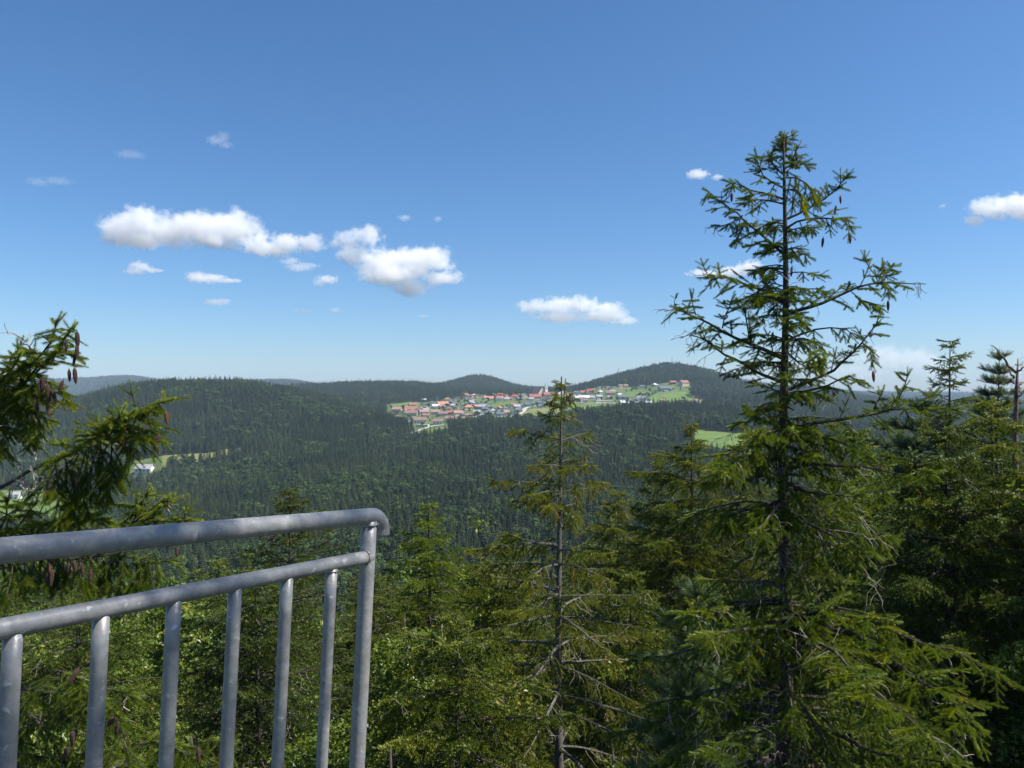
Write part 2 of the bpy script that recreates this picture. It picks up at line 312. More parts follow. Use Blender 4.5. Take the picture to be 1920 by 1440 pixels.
def road(name, pts, w, label, lift=1.2):
    """pts: (column, row); the ribbon follows the ground"""
    q = []
    for px, py in pts:
        d = find_depth(px, py, 850, 1650); q.append(((px - CX) / F * d, d))
    q = np.array(q); s = np.concatenate([[0], np.cumsum(np.linalg.norm(np.diff(q, axis=0), axis=1))])
    t = np.linspace(0, s[-1], max(8, int(s[-1] / 4))); c = np.stack([pchip(s, q[:, 0], t), pchip(s, q[:, 1], t)], 1)
    tg = np.gradient(c, axis=0); tg /= np.linalg.norm(tg, axis=1, keepdims=True); nr = np.stack([-tg[:, 1], tg[:, 0]], 1)
    a = c + nr * w / 2; b = c - nr * w / 2; n = len(c)
    V = np.concatenate([np.column_stack([a, ground(a[:, 0], a[:, 1]) + lift]), np.column_stack([b, ground(b[:, 0], b[:, 1]) + lift])])
    i = np.arange(n - 1); mb = MB(); mb.add(V, f4=np.stack([i, i + n, i + n + 1, i + 1], 1))
    tag(mb.build(name, MAT["gravel"], smooth=True), kind="structure", label=label)
road("road", [(764, 822), (778, 811), (798, 804), (815, 800), (832, 798)], 6.0, "pale lane curving up from the woods past the green meadow")
road("road", [(968, 780), (980, 774), (985, 767), (996, 764), (1012, 763)], 7.0, "pale road bending uphill beside the mown field")
road("road", [(782, 771), (800, 766), (812, 762)], 5.0, "short pale village street behind the brown roofs")
road("road", [(1068, 756), (1110, 757), (1160, 757)], 6.0, "pale road along the top of the flat green field")
# ------------------------------------------------------------------ far trees: light meshes made of many small drooping leaf faces
def far_conifer_mesh(seed, h=18.0, r=2.9, n=420, name="far_tree", po=0.8, low=0.12):
    g = np.random.default_rng(seed); mb = MB()
    t = g.random(n) ** 0.75                                    # 0 bottom .. 1 top
    z = h * (low + (1 - low) * t); whorl = np.round(t * 13) / 13; z = h * (low + (1 - low) * (0.6 * whorl + 0.4 * t))
    prof = r * (1 - t) ** po * (0.75 + 0.25 * g.random(n)) + 0.1
    a = g.random(n) * 2 * np.pi; ln = (0.55 + 0.9 * (1 - t)) * (0.7 + 0.6 * g.random(n))
    ro = prof; ri = np.maximum(prof - ln, 0.02)
    ca, sa = np.cos(a), np.sin(a); w = 0.28 + 0.35 * (1 - t)
    p0 = np.stack([ri * ca, ri * sa, z], 1)
    tip = np.stack([ro * ca, ro * sa, z - ln * (0.35 + 0.4 * g.random(n))], 1)
    sd = np.stack([-sa, ca, np.zeros(n)], 1) * w[:, None]
    mid = p0 * 0.4 + tip * 0.6; mid[:, 2] += 0.12
    T = np.stack([p0, mid + sd, tip, p0, tip, mid - sd], 1)
    mb.tris(T.reshape(-1, 3), tint=np.repeat(np.clip(0.5 + 0.22 * g.standard_normal(n), 0, 1), 6))
    # leader
    mb.tris([(0.12, 0, h * 0.93), (-0.12, 0, h * 0.93), (0, 0, h * 1.02), (0, 0.12, h * 0.93), (0, -0.12, h * 0.93), (0, 0, h * 1.02)])
    mb.tube([(0, 0, -1.5), (0, 0, h * 0.5), (0, 0, h * 0.97)], [0.2, 0.14, 0.03], 5, caps=False, mat=1)
    return mb.mesh(name, [MAT["far_conifer"], MAT["bark"]], tint=True)
def far_broadleaf_mesh(seed, h=15.0, n=520, pine=False):
    g = np.random.default_rng(seed); mb = MB(); k = 9
    cc = np.stack([g.normal(0, 1.9, k), g.normal(0, 1.9, k), h * (0.38 + 0.5 * g.random(k))], 1); cc[0] = (0, 0, h * 0.82)
    cr = 1.7 + 1.2 * g.random(k); b = g.integers(0, k, n)
    u = g.standard_normal((n, 3)); u /= np.linalg.norm(u, axis=1, keepdims=True); u[:, 2] = u[:, 2] * 0.85 + 0.15
    p = cc[b] + u * (cr[b] * (0.75 + 0.35 * g.random(n)))[:, None]
    e1 = np.cross(u, g.standard_normal((n, 3))); e1 /= np.linalg.norm(e1, axis=1, keepdims=True); e2 = np.cross(u, e1) + 0.4 * u * g.standard_normal((n, 1))
    s = (0.35 + 0.35 * g.random(n))[:, None]
    T = np.stack([p - e1 * s, p + e2 * s, p + e1 * s, p - e1 * s, p + e1 * s, p - e2 * s], 1)
    mb.tris(T.reshape(-1, 3), tint=np.repeat(np.clip(0.5 + 0.22 * g.standard_normal(n), 0, 1), 6))
    mb.tube([(0, 0, -1.5), (0.1, 0.1, h * 0.45), (0, 0, h * 0.8)], [0.22, 0.15, 0.05], 5, caps=False, mat=1)
    return mb.mesh("far_tree", [MAT["far_broadleaf"], MAT["bark"]], tint=True)
def hidden(name, me):                                       # a source for the forests' instances, not placed in the scene itself
    return bpy.data.objects.new(name, me)
FAR_CON = [far_conifer_mesh(10 + i, h=[18, 20, 16.5, 18.5, 17, 15.5, 17.5][i], r=[2.7, 3.1, 2.5, 2.2, 2.9, 3.0, 3.4][i], po=[.8, .8, .7, .9, .5, .45, .6][i], low=[.12, .12, .1, .15, .4, .45, .25][i]) for i in range(7)]
FAR_BRO = [far_broadleaf_mesh(30 + i, h=[15, 16.5, 13][i]) for i in range(3)]
SRC = [hidden("forest_conifer", m) for m in FAR_CON] + [hidden("forest_broadleaf", m) for m in FAR_BRO]

def forest_nodes():
    ng = bpy.data.node_groups.new("forest_instances", "GeometryNodeTree")
    ng.interface.new_socket("Geometry", in_out='INPUT', socket_type='NodeSocketGeometry')
    ng.interface.new_socket("Geometry", in_out='OUTPUT', socket_type='NodeSocketGeometry')
    N = ng.nodes; L = ng.links; gi = N.new("NodeGroupInput"); go = N.new("NodeGroupOutput")
    join = N.new("GeometryNodeJoinGeometry")
    def attr(nm, tp):
        a = N.new("GeometryNodeInputNamedAttribute"); a.data_type = tp; a.inputs["Name"].default_value = nm; return a.outputs[0]
    sc_ = attr("scl", 'FLOAT_VECTOR'); ro_ = attr("rot", 'FLOAT'); ki_ = attr("pick", 'INT')
    cx = N.new("ShaderNodeCombineXYZ"); L.new(ro_, cx.inputs[2])
    for i, s in enumerate(SRC):
        oi = N.new("GeometryNodeObjectInfo"); oi.inputs["Object"].default_value = s; oi.transform_space = 'ORIGINAL'; oi.inputs["As Instance"].default_value = True
        cmp_ = N.new("FunctionNodeCompare"); cmp_.data_type = 'INT'; cmp_.operation = 'EQUAL'
        ii = [x for x in cmp_.inputs if x.type == 'INT']; L.new(ki_, ii[0]); ii[1].default_value = i
        ip = N.new("GeometryNodeInstanceOnPoints"); L.new(gi.outputs[0], ip.inputs["Points"]); L.new(cmp_.outputs[0], ip.inputs["Selection"])
        L.new(oi.outputs["Geometry"], ip.inputs["Instance"]); L.new(cx.outputs[0], ip.inputs["Rotation"]); L.new(sc_, ip.inputs["Scale"])
        L.new(ip.outputs[0], join.inputs[0])
    L.new(join.outputs[0], go.inputs[0])
    return ng
FNG = forest_nodes()
rf = np.random.default_rng(7)
def blob_noise(x, y, s, ph=0.0):
    return (np.sin(x / s + 1.7 + ph) * np.sin(y / s * 1.13 + ph * 2) + 0.6 * np.sin(x / s * 2.3 + y / s * 1.9 + ph) + 0.4 * np.sin(x / s * 4.1 - y / s * 3.7)) / 1.6
def scatter(d0, d1, spacing, px0=-220, px1=2140):
    """jittered grid in the view's wedge, thinned to wooded land that is not far down behind a nearer skyline"""
    y = np.arange(d0, d1, spacing); out = []
    for yy in y:
        x0, x1 = (px0 - CX) / F * yy, (px1 - CX) / F * yy; xx = np.arange(x0, x1, spacing)
        out.append(np.stack([xx + rf.uniform(-.45, .45, len(xx)) * spacing, yy + rf.uniform(-.45, .45, len(xx)) * spacing], 1))
    p = np.concatenate(out); px = CX + F * p[:, 0] / p[:, 1]
    ok = np.ones(len(p), bool)
    for k, poly in OPEN.items(): ok &= ~inside(poly, px, p[:, 1])
    return p[ok]
# skyline test: row of the highest canopy nearer than d, per column
_cols = np.arange(-240, 2161, 12.0); _dd = np.concatenate([np.arange(60, 1720, 10), np.arange(1720, 5990, 40)]).astype(float)
_W = (_cols[:, None] - CX) / F * _dd[None]; _DD = np.broadcast_to(_dd[None], _W.shape)
_op = np.zeros(_W.shape, bool)
for _pl in OPEN.values(): _op |= inside(_pl, np.broadcast_to(_cols[:, None], _W.shape), _DD)
_rowg = HY - (ground(_W, _DD) + np.where(_op, 0, 12.0)) / _DD * F
_best = np.minimum.accumulate(_rowg, axis=1)
def in_view(p, zt):
    px = CX + F * p[:, 0] / p[:, 1]; row = HY - zt / p[:, 1] * F
    i = np.clip(((px + 240) / 12).astype(int), 0, len(_cols) - 1); j = np.clip(np.searchsorted(_dd, p[:, 1] - 25) - 1, 0, len(_dd) - 1)
    return row < _best[i, j] + 10
def forest(name, d0, d1, spacing, label, px0=-220, px1=2140, size=1.0, mix=0.16, filt=None):
    p = scatter(d0, d1, spacing, px0, px1)
    if filt is not None: p = p[filt(CX + F * p[:, 0] / p[:, 1], p[:, 1])]
    z = ground(p[:, 0], p[:, 1]); k = in_view(p, z + 18 * size); p = p[k]; z = z[k]; n = len(p)
    s = size * (0.66 + 0.40 * rf.random(n)) * (1 + 0.10 * blob_noise(p[:, 0], p[:, 1], 60)); wd = 0.8 + 0.6 * rf.random(n)
    bro = (rf.random(n) + 0.30 * blob_noise(p[:, 0], p[:, 1], 48, 2.0)) < mix
    pick = np.where(bro, len(FAR_CON) + rf.integers(0, len(FAR_BRO), n), rf.integers(0, len(FAR_CON), n))
    me = bpy.data.meshes.new(name); me.vertices.add(n); me.vertices.foreach_set("co", np.column_stack([p, z - 0.3]).astype(np.float32).ravel())
    for nm, tp, v, key in (("scl", 'FLOAT_VECTOR', np.stack([s * wd, s * wd, s], 1), "vector"), ("rot", 'FLOAT', rf.random(n) * 6.28, "value"), ("pick", 'INT', pick, "value")):
        a = me.attributes.new(nm, tp, 'POINT'); a.data.foreach_set(key, np.asarray(v, np.int32 if tp == 'INT' else np.float32).ravel())
    o = bpy.data.objects.new(name, me); col.objects.link(o)
    md = o.modifiers.new("trees", 'NODES'); md.node_group = FNG
    tag(o, label, "forest", kind="stuff")
    print("forest", name, n)
forest("valley_forest", 92, 700, 3.7, "dense mixed spruce forest filling the valley below the tower", size=0.86, mix=0.14)
forest("hill_forest", 700, 1250, 5.2, "dark spruce forest covering the rounded hill on the left", px0=-220, px1=772, mix=0.08)
forest("ridge_forest", 700, 1000, 5.2, "dark spruce forest on the ridge in front of the village", px0=772, px1=2140, mix=0.12)
forest("hilltop_forest", 1000, 2500, 7.0, "spruce forest on the domed hill with two masts", px0=1080, px1=2140, size=1.05, mix=0.12)
forest("ridge_forest", 1250, 2900, 8.0, "blue green forest on the pointed hill and ridge behind the village", px0=-220, px1=1080, size=1.05, mix=0.05)
forest("distant_forest", 2900, 5400, 17.0, "blue far away forest on the distant ridges", size=1.15, mix=0.03)
# ------------------------------------------------------------------ near trees
def unit(v):
    n = np.linalg.norm(v); return v / n if n > 1e-9 else v
def needle_template(seed, n, rad, w, fwd=0.7):
    """n needles round an axis of length 1 (along +Z): one thin triangle each"""
    g = np.random.default_rng(seed); t = np.linspace(0.0, 0.98, n); a = np.arange(n) * 2.399 + g.normal(0, .3, n)
    r = rad * (0.85 + 0.3 * g.random(n)); r[-max(1, n // 8):] *= 0.8
    ca, sa = np.cos(a), np.sin(a); b = np.stack([0 * t, 0 * t, t], 1)
    tip = np.stack([r * ca, r * sa, t + r * fwd * (0.7 + 0.6 * g.random(n))], 1)
    side = np.stack([-sa, ca, 0 * t], 1) * w
    return np.stack([b - side, b + side, tip], 1).reshape(-1, 3)
TPL = {
 60: [needle_template(s, 100, 0.165, 0.017) for s in range(3)],
 34: [needle_template(s, 58, 0.18, 0.028) for s in range(3)],
 14: [needle_template(s, 24, 0.19, 0.058) for s in range(3)],
 9:  [needle_template(s, 13, 0.21, 0.085) for s in range(3)],
 5:  [needle_template(s, 6, 0.24, 0.15) for s in range(3)],
 'pine': [needle_template(s, 30, 0.62, 0.028, fwd=0.9) for s in range(3)],
 'pine_lo': [needle_template(s, 15, 0.62, 0.05, fwd=0.9) for s in range(3)],
}
def emit(mb, tpl, O, D, Ln, tint, g, mat=0):
    O = np.asarray(O, float).reshape(-1, 3); D = np.asarray(D, float).reshape(-1, 3); Ln = np.asarray(Ln, float); tint = np.asarray(tint, float)
    if not len(O): return
    D = D / np.maximum(np.linalg.norm(D, axis=1, keepdims=True), 1e-9)
    h = np.where(np.abs(D[:, 2:3]) < 0.9, np.array([[0, 0, 1.0]]), np.array([[1.0, 0, 0]]))
    U = np.cross(D, h); U /= np.linalg.norm(U, axis=1, keepdims=True); V = np.cross(D, U)
    r = g.random(len(O)) * 6.283; c, s = np.cos(r)[:, None], np.sin(r)[:, None]
    U, V = U * c + V * s, V * c - U * s
    k = g.integers(0, len(tpl), len(O))
    for i in range(len(tpl)):
        q = k == i
        if not q.any(): continue
        R = np.stack([U[q], V[q], D[q]], 1) * Ln[q][:, None, None]
        W = np.einsum('pj,mjk->mpk', tpl[i], R) + O[q][:, None, :]
        mb.tris(W.reshape(-1, 3), tint=np.repeat(tint[q], len(tpl[i])), mat=mat)

class Tree:
    def __init__(self, base, seed, lod):
        self.base = np.asarray(base, float); self.g = np.random.default_rng(seed); self.r = random.Random(seed); self.lod = lod
        self.wood = MB(); self.limb = MB(); self.dead = MB(); self.O = []; self.D = []; self.L = []; self.T = []; self.cones = []
    def shoot(self, o, d, L, t): self.O.append(o); self.D.append(d); self.L.append(L); self.T.append(t)
    def trunk(self, pts, rad, n=10): self.wood.tube(np.asarray(pts) - self.base, rad, n)
    def branch(self, pts, r0, tw=0.3, gap=0.07, hang=0.4, sl=0.11, bare=0.15, tint=0.5, endbare=1.0, side=1.0, tipax=0.35, dead=0.15, r1=0.003, woodtw=True, fill=1.0, roll=0.5):
        r = self.r; pts = np.asarray(pts, float)
        s = np.concatenate([[0], np.cumsum(np.linalg.norm(np.diff(pts, axis=0), axis=1))]); Lb = s[-1]
        m = max(5, int(Lb / 0.09)); t = np.linspace(0, Lb, m)
        c = np.stack([pchip(s, pts[:, k], t) for k in range(3)], 1)
        jit = np.cumsum(self.g.normal(0, 0.009, (m, 3)), axis=0) * np.linspace(0, 1, m)[:, None]; c = c + jit
        self.limb.tube(c - self.base, np.linspace(r0, r1, m), 5)
        tgs = np.gradient(c, axis=0); tgs /= np.maximum(np.linalg.norm(tgs, axis=1, keepdims=True), 1e-9)
        def pos(x):
            f = x / Lb * (m - 1); i = min(int(f), m - 2); f -= i; return c[i] * (1 - f) + c[i + 1] * f, tgs[i]
        x = bare * Lb; sg = 1 if r.random() < .5 else -1
        while x < Lb * endbare:
            u = x / Lb; p, tg = pos(x)
            sd = np.cross(tg, (0, 0, 1.0)); sd = unit(sd) * sg; sg = -sg
            phi = r.gauss(0, roll); upv = np.cross(sd, tg)
            dr = unit(tg * r.uniform(0.35, 0.75) + (sd * math.cos(phi) + upv * math.sin(phi)) * 0.8 * side + np.array([0, 0, -hang * r.uniform(0.3, 1.2)]))
            ln = tw * (1 - 0.6 * u) * r.uniform(0.55, 1.25)
            if r.random() < dead * (1.3 - u): self.deadtwig(p, dr + np.array([0, 0, -0.35]), ln * 1.1)
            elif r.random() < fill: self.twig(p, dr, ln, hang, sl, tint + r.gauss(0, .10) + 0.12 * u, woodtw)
            x += gap * r.uniform(0.7, 1.3) * (1.15 - 0.3 * u)
        x = Lb * (1 - tipax)
        while x < Lb * endbare - sl * 0.4:
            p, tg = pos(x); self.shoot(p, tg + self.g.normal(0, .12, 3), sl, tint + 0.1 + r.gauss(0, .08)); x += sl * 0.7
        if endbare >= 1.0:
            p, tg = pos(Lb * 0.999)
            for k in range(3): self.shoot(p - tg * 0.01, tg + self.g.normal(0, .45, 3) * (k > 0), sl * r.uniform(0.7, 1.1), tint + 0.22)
        else:
            for k in range(5):
                p, tg = pos(Lb * (endbare + (1 - endbare) * r.random() * 0.9)); self.deadtwig(p, tg * 0.6 + self.g.normal(0, .6, 3), 0.07 + 0.06 * r.random())
        return c
    def twig(self, p, d, ln, hang, sl, tint, wood=True):
        r = self.r; n = max(2, int(ln / (sl * 0.8)) + 1); st = ln / n; q = p; path = [p]; d = d.copy()
        for i in range(n):
            d = unit(d + np.array([r.gauss(0, .08), r.gauss(0, .08), -hang * 0.28 + r.gauss(0, .05)]))
            a = 0.1 * (i / n)
            self.shoot(q, d, st * 1.35, tint + a + r.gauss(0, .06))
            if i > 0 or n < 3:
                sd = unit(np.cross(d, (0.05, 0, 1.0)))
                for sg in (1, -1):
                    if r.random() < 0.82:
                        self.shoot(q, d * r.uniform(.5, .9) + sd * sg * r.uniform(.5, .9) + np.array([0, 0, -hang * 0.4 * r.random()]), sl * (1.05 - 0.35 * i / n) * r.uniform(.7, 1.15), tint + a + r.gauss(0, .08))
            q = q + d * st; path.append(q)
        if wood and self.lod >= 14: self.limb.tube(np.array(path) - self.base, np.linspace(0.0035, 0.0015, len(path)), 3, caps=False)
        return q
    def deadtwig(self, p, d, ln, k=0):
        r = self.r; path = [p]; d = unit(np.asarray(d, float))
        for i in range(4):
            d = unit(d + self.g.normal(0, .28, 3) + np.array([0, 0, -0.12])); p = p + d * ln / 4; path.append(p)
            if k < 1 and r.random() < 0.55: self.deadtwig(p, d + self.g.normal(0, .7, 3), ln * 0.5, k + 1)
        th = 0.0028 if self.lod >= 34 else 0.004
        self.dead.tube(np.array(path) - self.base, np.linspace(th, th * 0.4, 5), 3, caps=False)
    def cone(self, p, L=0.13, orange=False, lean=0.15): self.cones.append((np.asarray(p, float), L * 0.68, orange, lean))
    def build(self, name, label, cat="tree", group=None, needles="spruce_needles", bark="bark", tpl=None, crown="crown"):
        o = empty(name, self.base); tag(o, label, cat, group)
        if self.wood.n: self.wood.build("trunk", MAT[bark], o, smooth=True)
        mb = MB()
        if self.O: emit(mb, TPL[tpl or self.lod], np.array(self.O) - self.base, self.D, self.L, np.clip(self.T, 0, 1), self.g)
        mb.join(self.limb, 1); mb.join(self.dead, 2)
        mb.build(crown, [MAT[needles], MAT[bark], MAT["dead_twig"]], o, tint=True)
        for p, L, org, lean in self.cones[:95]:
            c = bpy.data.objects.new("cone", CONE[1 if org else 0]); col.objects.link(c); c.parent = o
            c.location = p - self.base; c.scale = (L, L, L)
            c.rotation_euler = (self.r.gauss(0, lean), self.r.gauss(0, lean), self.r.random() * 6.28)
        print(name, "shoots", len(self.O), "cones", len(self.cones))
        return o
def cone_mesh(m):
    mb = MB(); n = 10; prof = [(0, .02), (.02, .05), (.1, .09), (.22, .115), (.36, .125), (.5, .122), (.64, .112), (.78, .09), (.9, .058), (.97, .028), (1.0, .005)]
    V = []; z2 = np.linspace(0, 1, 25); rr = pchip([p[0] for p in prof], [p[1] for p in prof], z2)
    for i, (z, r) in enumerate(zip(z2, rr)):
        a = np.arange(n) * 2 * np.pi / n + i * 0.31; k = r * (1 + 0.12 * (i % 2) + 0.06 * np.cos(a * 5))
        V.append(np.stack([k * np.cos(a), k * np.sin(a), np.full(n, -z - 0.02 * (i % 2))], 1))
    V = np.concatenate(V); m_ = len(z2)
    i0 = (np.arange(m_ - 1)[:, None] * n + np.arange(n)[None]).ravel(); i1 = (np.arange(m_ - 1)[:, None] * n + (np.arange(n)[None] + 1) % n).ravel()
    mb.add(V, f4=np.stack([i0, i0 + n, i1 + n, i1], 1))
    mb.tube([(0, 0, 0.12), (0, 0, -0.02)], [0.02, 0.03], 5)
    return mb.mesh("cone", m)
CONE = [cone_mesh(MAT["cone_brown"]), cone_mesh(MAT["cone_orange"])]

def spruce(base, top_z, seed, lod, prof, whorl=0.33, nb=5, droop=0.35, tw=0.35, gap=0.1, hang=0.5, sl=0.12, tint=0.45, bare=0.12, gaps=0.12, r_base=0.14, z_low=None, bend=0.03, dead=0.15, up=0.35, cone_top=0, cone_L=0.12, cone_org=0.5, dens=1.0, skip=None, lean=(0, 0)):
    """prof: (metres below the top, crown radius there)"""
    T = Tree(base, seed, lod); r = T.r; base = T.base; H = top_z - base[2]
    def axis(z):                                           # trunk centre at height z
        f = (z - base[2]) / H; return np.array([base[0] + lean[0] * f + bend * math.sin(f * 9 + seed), base[1] + lean[1] * f + bend * math.cos(f * 7 + seed), z])
    zz = np.linspace(base[2] - 0.3, top_z, 40); T.trunk([axis(z) for z in zz], r_base * np.maximum((top_z - zz) / H, 0) ** 0.85 + 0.006)
    T.shoot(axis(top_z - sl * 0.9), np.array([0, 0, 1.0]), sl * .9, tint + .3); T.shoot(axis(top_z - sl * 1.4), np.array([0, 0, 1.0]), sl * 1.3, tint + .2)
    T.shoot(axis(top_z - sl * 1.9), np.array([0, 0, 1.0]), sl * 1.3, tint + .2)
    for k in range(9): T.shoot(axis(top_z - sl * (1.3 + k * .45)), np.array([math.cos(k * 2.1), math.sin(k * 2.1), 1.1]), sl * (.3 + .05 * k), tint + .2)
    for k in range(4): T.shoot(axis(top_z - sl * (2.5 + k * .7)), np.array([0, 0, 1.0]), sl * 1.2, tint + .1)
    pz = [p[0] for p in prof]; pr = [p[1] for p in prof]; z_low = base[2] + 2.0 if z_low is None else z_low
    z = top_z - 0.12; az = r.random() * 6.28
    while z > z_low:
        d = top_z - z; R = float(np.interp(d, pz, pr)); n = max(3, int(round(nb * r.uniform(.75, 1.25))))
        for k in range(n):
            az += 6.283 / n * r.uniform(.8, 1.2)
            if r.random() < gaps: continue
            ln = R * r.uniform(.6, 1.18)
            if ln < 0.05: continue
            if skip and skip(z, az): continue
            dirv = np.array([math.cos(az), math.sin(az), 0]); p0 = axis(z + r.uniform(-.08, .08))
            f = min(d / (0.55 * H), 1); e0 = up * (1 - 1.3 * f); dr = droop * (0.35 + f) * r.uniform(.6, 1.3)
            tt = np.linspace(0, 1, 7); hz = ln * tt; vz = ln * (e0 * tt - dr * tt ** 1.6 + 0.5 * dr * np.maximum(tt - 0.65, 0) ** 1.2)
            sw = r.gauss(0, 0.2) * ln * tt ** 2; perp = np.array([-dirv[1], dirv[0], 0])
            P = p0 + dirv * hz[:, None] + perp * sw[:, None] + np.array([0, 0, 1.0]) * vz[:, None]
            c = T.branch(P, 0.004 + 0.011 * ln, tw=min(tw, 0.15 + ln * 0.45), gap=gap / dens, hang=hang * (0.5 + 0.7 * f), sl=sl, bare=bare + 0.22 * f * r.random(), tint=tint + r.gauss(0, .06), dead=dead * (0.3 + f), woodtw=lod >= 14)
            if d < cone_top and r.random() < 0.75:
                for q in range(r.choice([1, 2, 2, 3])):
                    i = int(len(c) * r.uniform(.55, .97)); T.cone(c[i] + np.array([r.gauss(0, .03), r.gauss(0, .03), -0.015]), cone_L * r.uniform(.8, 1.15), r.random() < cone_org)
        if dens > 0.6 and r.random() < 0.7:                                    # short twigs straight from the trunk between the whorls
            for k in range(3):
                a2 = r.random() * 6.28; T.twig(axis(z - whorl * r.random()), unit(np.array([math.cos(a2), math.sin(a2), 0.2])), min(R * 0.45, 0.35), hang, sl, tint, lod >= 14)
        z -= whorl * r.uniform(.75, 1.25) * (1 + 0.25 * min(d / 6, 1))
    return T

def broadleaf(base, top_z, seed, R, n_leaf=9000, leaf=0.045, h0=0.35, limbs=9, clump=0.45, upright=0.4):
    T = Tree(base, seed, 9); r = T.r; g = T.g; base = T.base; H = top_z - base[2]; mb = MB()
    tr = np.array([base + np.array([0.15 * math.sin(i * .9 + seed), 0.15 * math.cos(i * .7 + seed), H * 0.93 * i / 9 - 0.3]) for i in range(10)])
    T.trunk(tr, np.linspace(0.02 * H ** 0.75 + 0.04, 0.012, 10), 8); ends = []
    for i in range(limbs * 3):
        f = h0 + (0.95 - h0) * (i + r.random()) / (limbs * 3); j = min(int(f * 9), 8); p0 = tr[j] + (tr[j + 1] - tr[j]) * (f * 9 - j)
        a = i * 2.4 + r.gauss(0, .3); ff = (f - h0) / (0.95 - h0)
        ln = R * (1.05 - 0.75 * ff ** 1.5) * r.uniform(.6, 1.1) * min(1, 0.55 + ff * 2)
        t = np.linspace(0, 1, 5)[:, None]; d = np.array([math.cos(a), math.sin(a), 0])
        P = p0 + d * ln * t + np.array([0, 0, 1.0]) * ln * (upright * 1.4 * t - 0.35 * t ** 2) + np.cumsum(g.normal(0, .04 * ln, (5, 3)), axis=0)
        T.limb.tube(P - base, np.linspace(0.006 + 0.016 * ln, 0.005, 5), 5)
        for k in range(5):
            q = P[r.choice([1, 2, 3, 4])] ; e = q + g.normal(0, 1, 3) * np.array([.28, .28, .2]) * ln + np.array([0, 0, .05 * ln])
            T.limb.tube(np.array([q, (q + e) / 2 + g.normal(0, .05, 3), e]) - base, [0.006, 0.004, 0.002], 3, caps=False); ends.append(e); ends.append((q + e) / 2)
        ends.append(P[4])
    ends.append(np.array([tr[-1][0], tr[-1][1], top_z - clump * 0.5])); E = np.array(ends) - base
    k = g.integers(0, len(E), n_leaf); u = g.standard_normal((n_leaf, 3)); u /= np.linalg.norm(u, axis=1, keepdims=True)
    o = E[k] + u * (clump * g.random(n_leaf) ** 0.5)[:, None] * np.array([1, 1, .7])
    nv = u * 0.6 + g.normal(0, .6, (n_leaf, 3)) + np.array([0, 0, .5]); nv /= np.linalg.norm(nv, axis=1, keepdims=True)
    a = np.cross(nv, g.standard_normal((n_leaf, 3))); a /= np.linalg.norm(a, axis=1, keepdims=True); b = np.cross(nv, a)
    s = (leaf * (0.6 + 0.8 * g.random(n_leaf)))[:, None]
    W = np.stack([o - a * s, o + b * s * .55 + nv * s * .25, o + a * s, o - a * s, o + a * s, o - b * s * .55 + nv * s * .25], 1)
    ct = g.normal(0, .13, len(E)); mb.tris(W.reshape(-1, 3), tint=np.repeat(np.clip(0.48 + ct[k] + g.normal(0, .14, n_leaf), 0, 1), 6))
    T.leaves = mb
    return T
def build_leafy(T, name, label, m="birch_leaves", group=None, bark="bark"):
    o = empty(name, T.base); tag(o, label, "tree", group)
    T.wood.build("trunk", MAT[bark], o, smooth=True); T.leaves.join(T.limb, 1); T.leaves.build("crown", [MAT[m], MAT[bark]], o, tint=True)
    return o
def pine(base, top_z, seed, R, lod='pine', whorl=0.5, sl=0.11, nb=5, z_low=None, tint=0.5, h_cone=0.6, tuft=26):
    T = Tree(base, seed, 34); r = T.r; g = T.g; base = T.base; H = top_z - base[2]
    zz = np.linspace(base[2] - .3, top_z, 14); ax = lambda z: np.array([base[0] + .08 * math.sin(z * .9 + seed), base[1] + .08 * math.cos(z * .7), z])
    T.trunk([ax(z) for z in zz], 0.012 * H * np.maximum(top_z - zz, 0.02) / H + 0.008, 8)
    z = top_z - 0.1; az = r.random() * 6; z_low = base[2] + H * 0.3 if z_low is None else z_low
    for k in range(5): T.shoot(ax(top_z - .1), np.array([math.cos(k * 1.26) * .5, math.sin(k * 1.26) * .5, 1]), sl, tint + .2)
    while z > z_low:
        d = top_z - z; RR = min(R, R * (d / (H * 0.35)) ** h_cone + .1)
        for k in range(nb):
            az += 6.283 / nb * r.uniform(.7, 1.3); ln = RR * r.uniform(.65, 1.15); dv = np.array([math.cos(az), math.sin(az), 0])
            t = np.linspace(0, 1, 6)[:, None]; P = ax(z) + dv * ln * t + np.array([0, 0, 1.0]) * ln * (0.45 * t - 0.3 * t * t + .15 * t ** 3) + np.cumsum(g.normal(0, .03 * ln, (6, 3)), axis=0) * t
            T.limb.tube(P - base, np.linspace(.005 + .012 * ln, .004, 6), 5)
            for q in range(max(4, int(ln * tuft))):
                f = r.random() ** 0.6; i = min(int(f * 5), 4); p = P[i] + (P[i + 1] - P[i]) * (f * 5 - i); w = (0.1 + .3 * ln * (1 - f))
                e = p + g.normal(0, 1, 3) * np.array([w, w, w * .45]) * .6 + np.array([0, 0, .05])
                dd = unit(e - p + dv * .12 + np.array([0, 0, .06]))
                for m in range(3): T.shoot(e - dd * sl * m * .55, dd + g.normal(0, .12, 3) + np.array([0, 0, .15]), sl * r.uniform(.8, 1.2), tint + r.gauss(0, .12) + (.15 if m == 0 else -.05))
        z -= whorl * r.uniform(.7, 1.3)
    T.tpl = lod
    return T
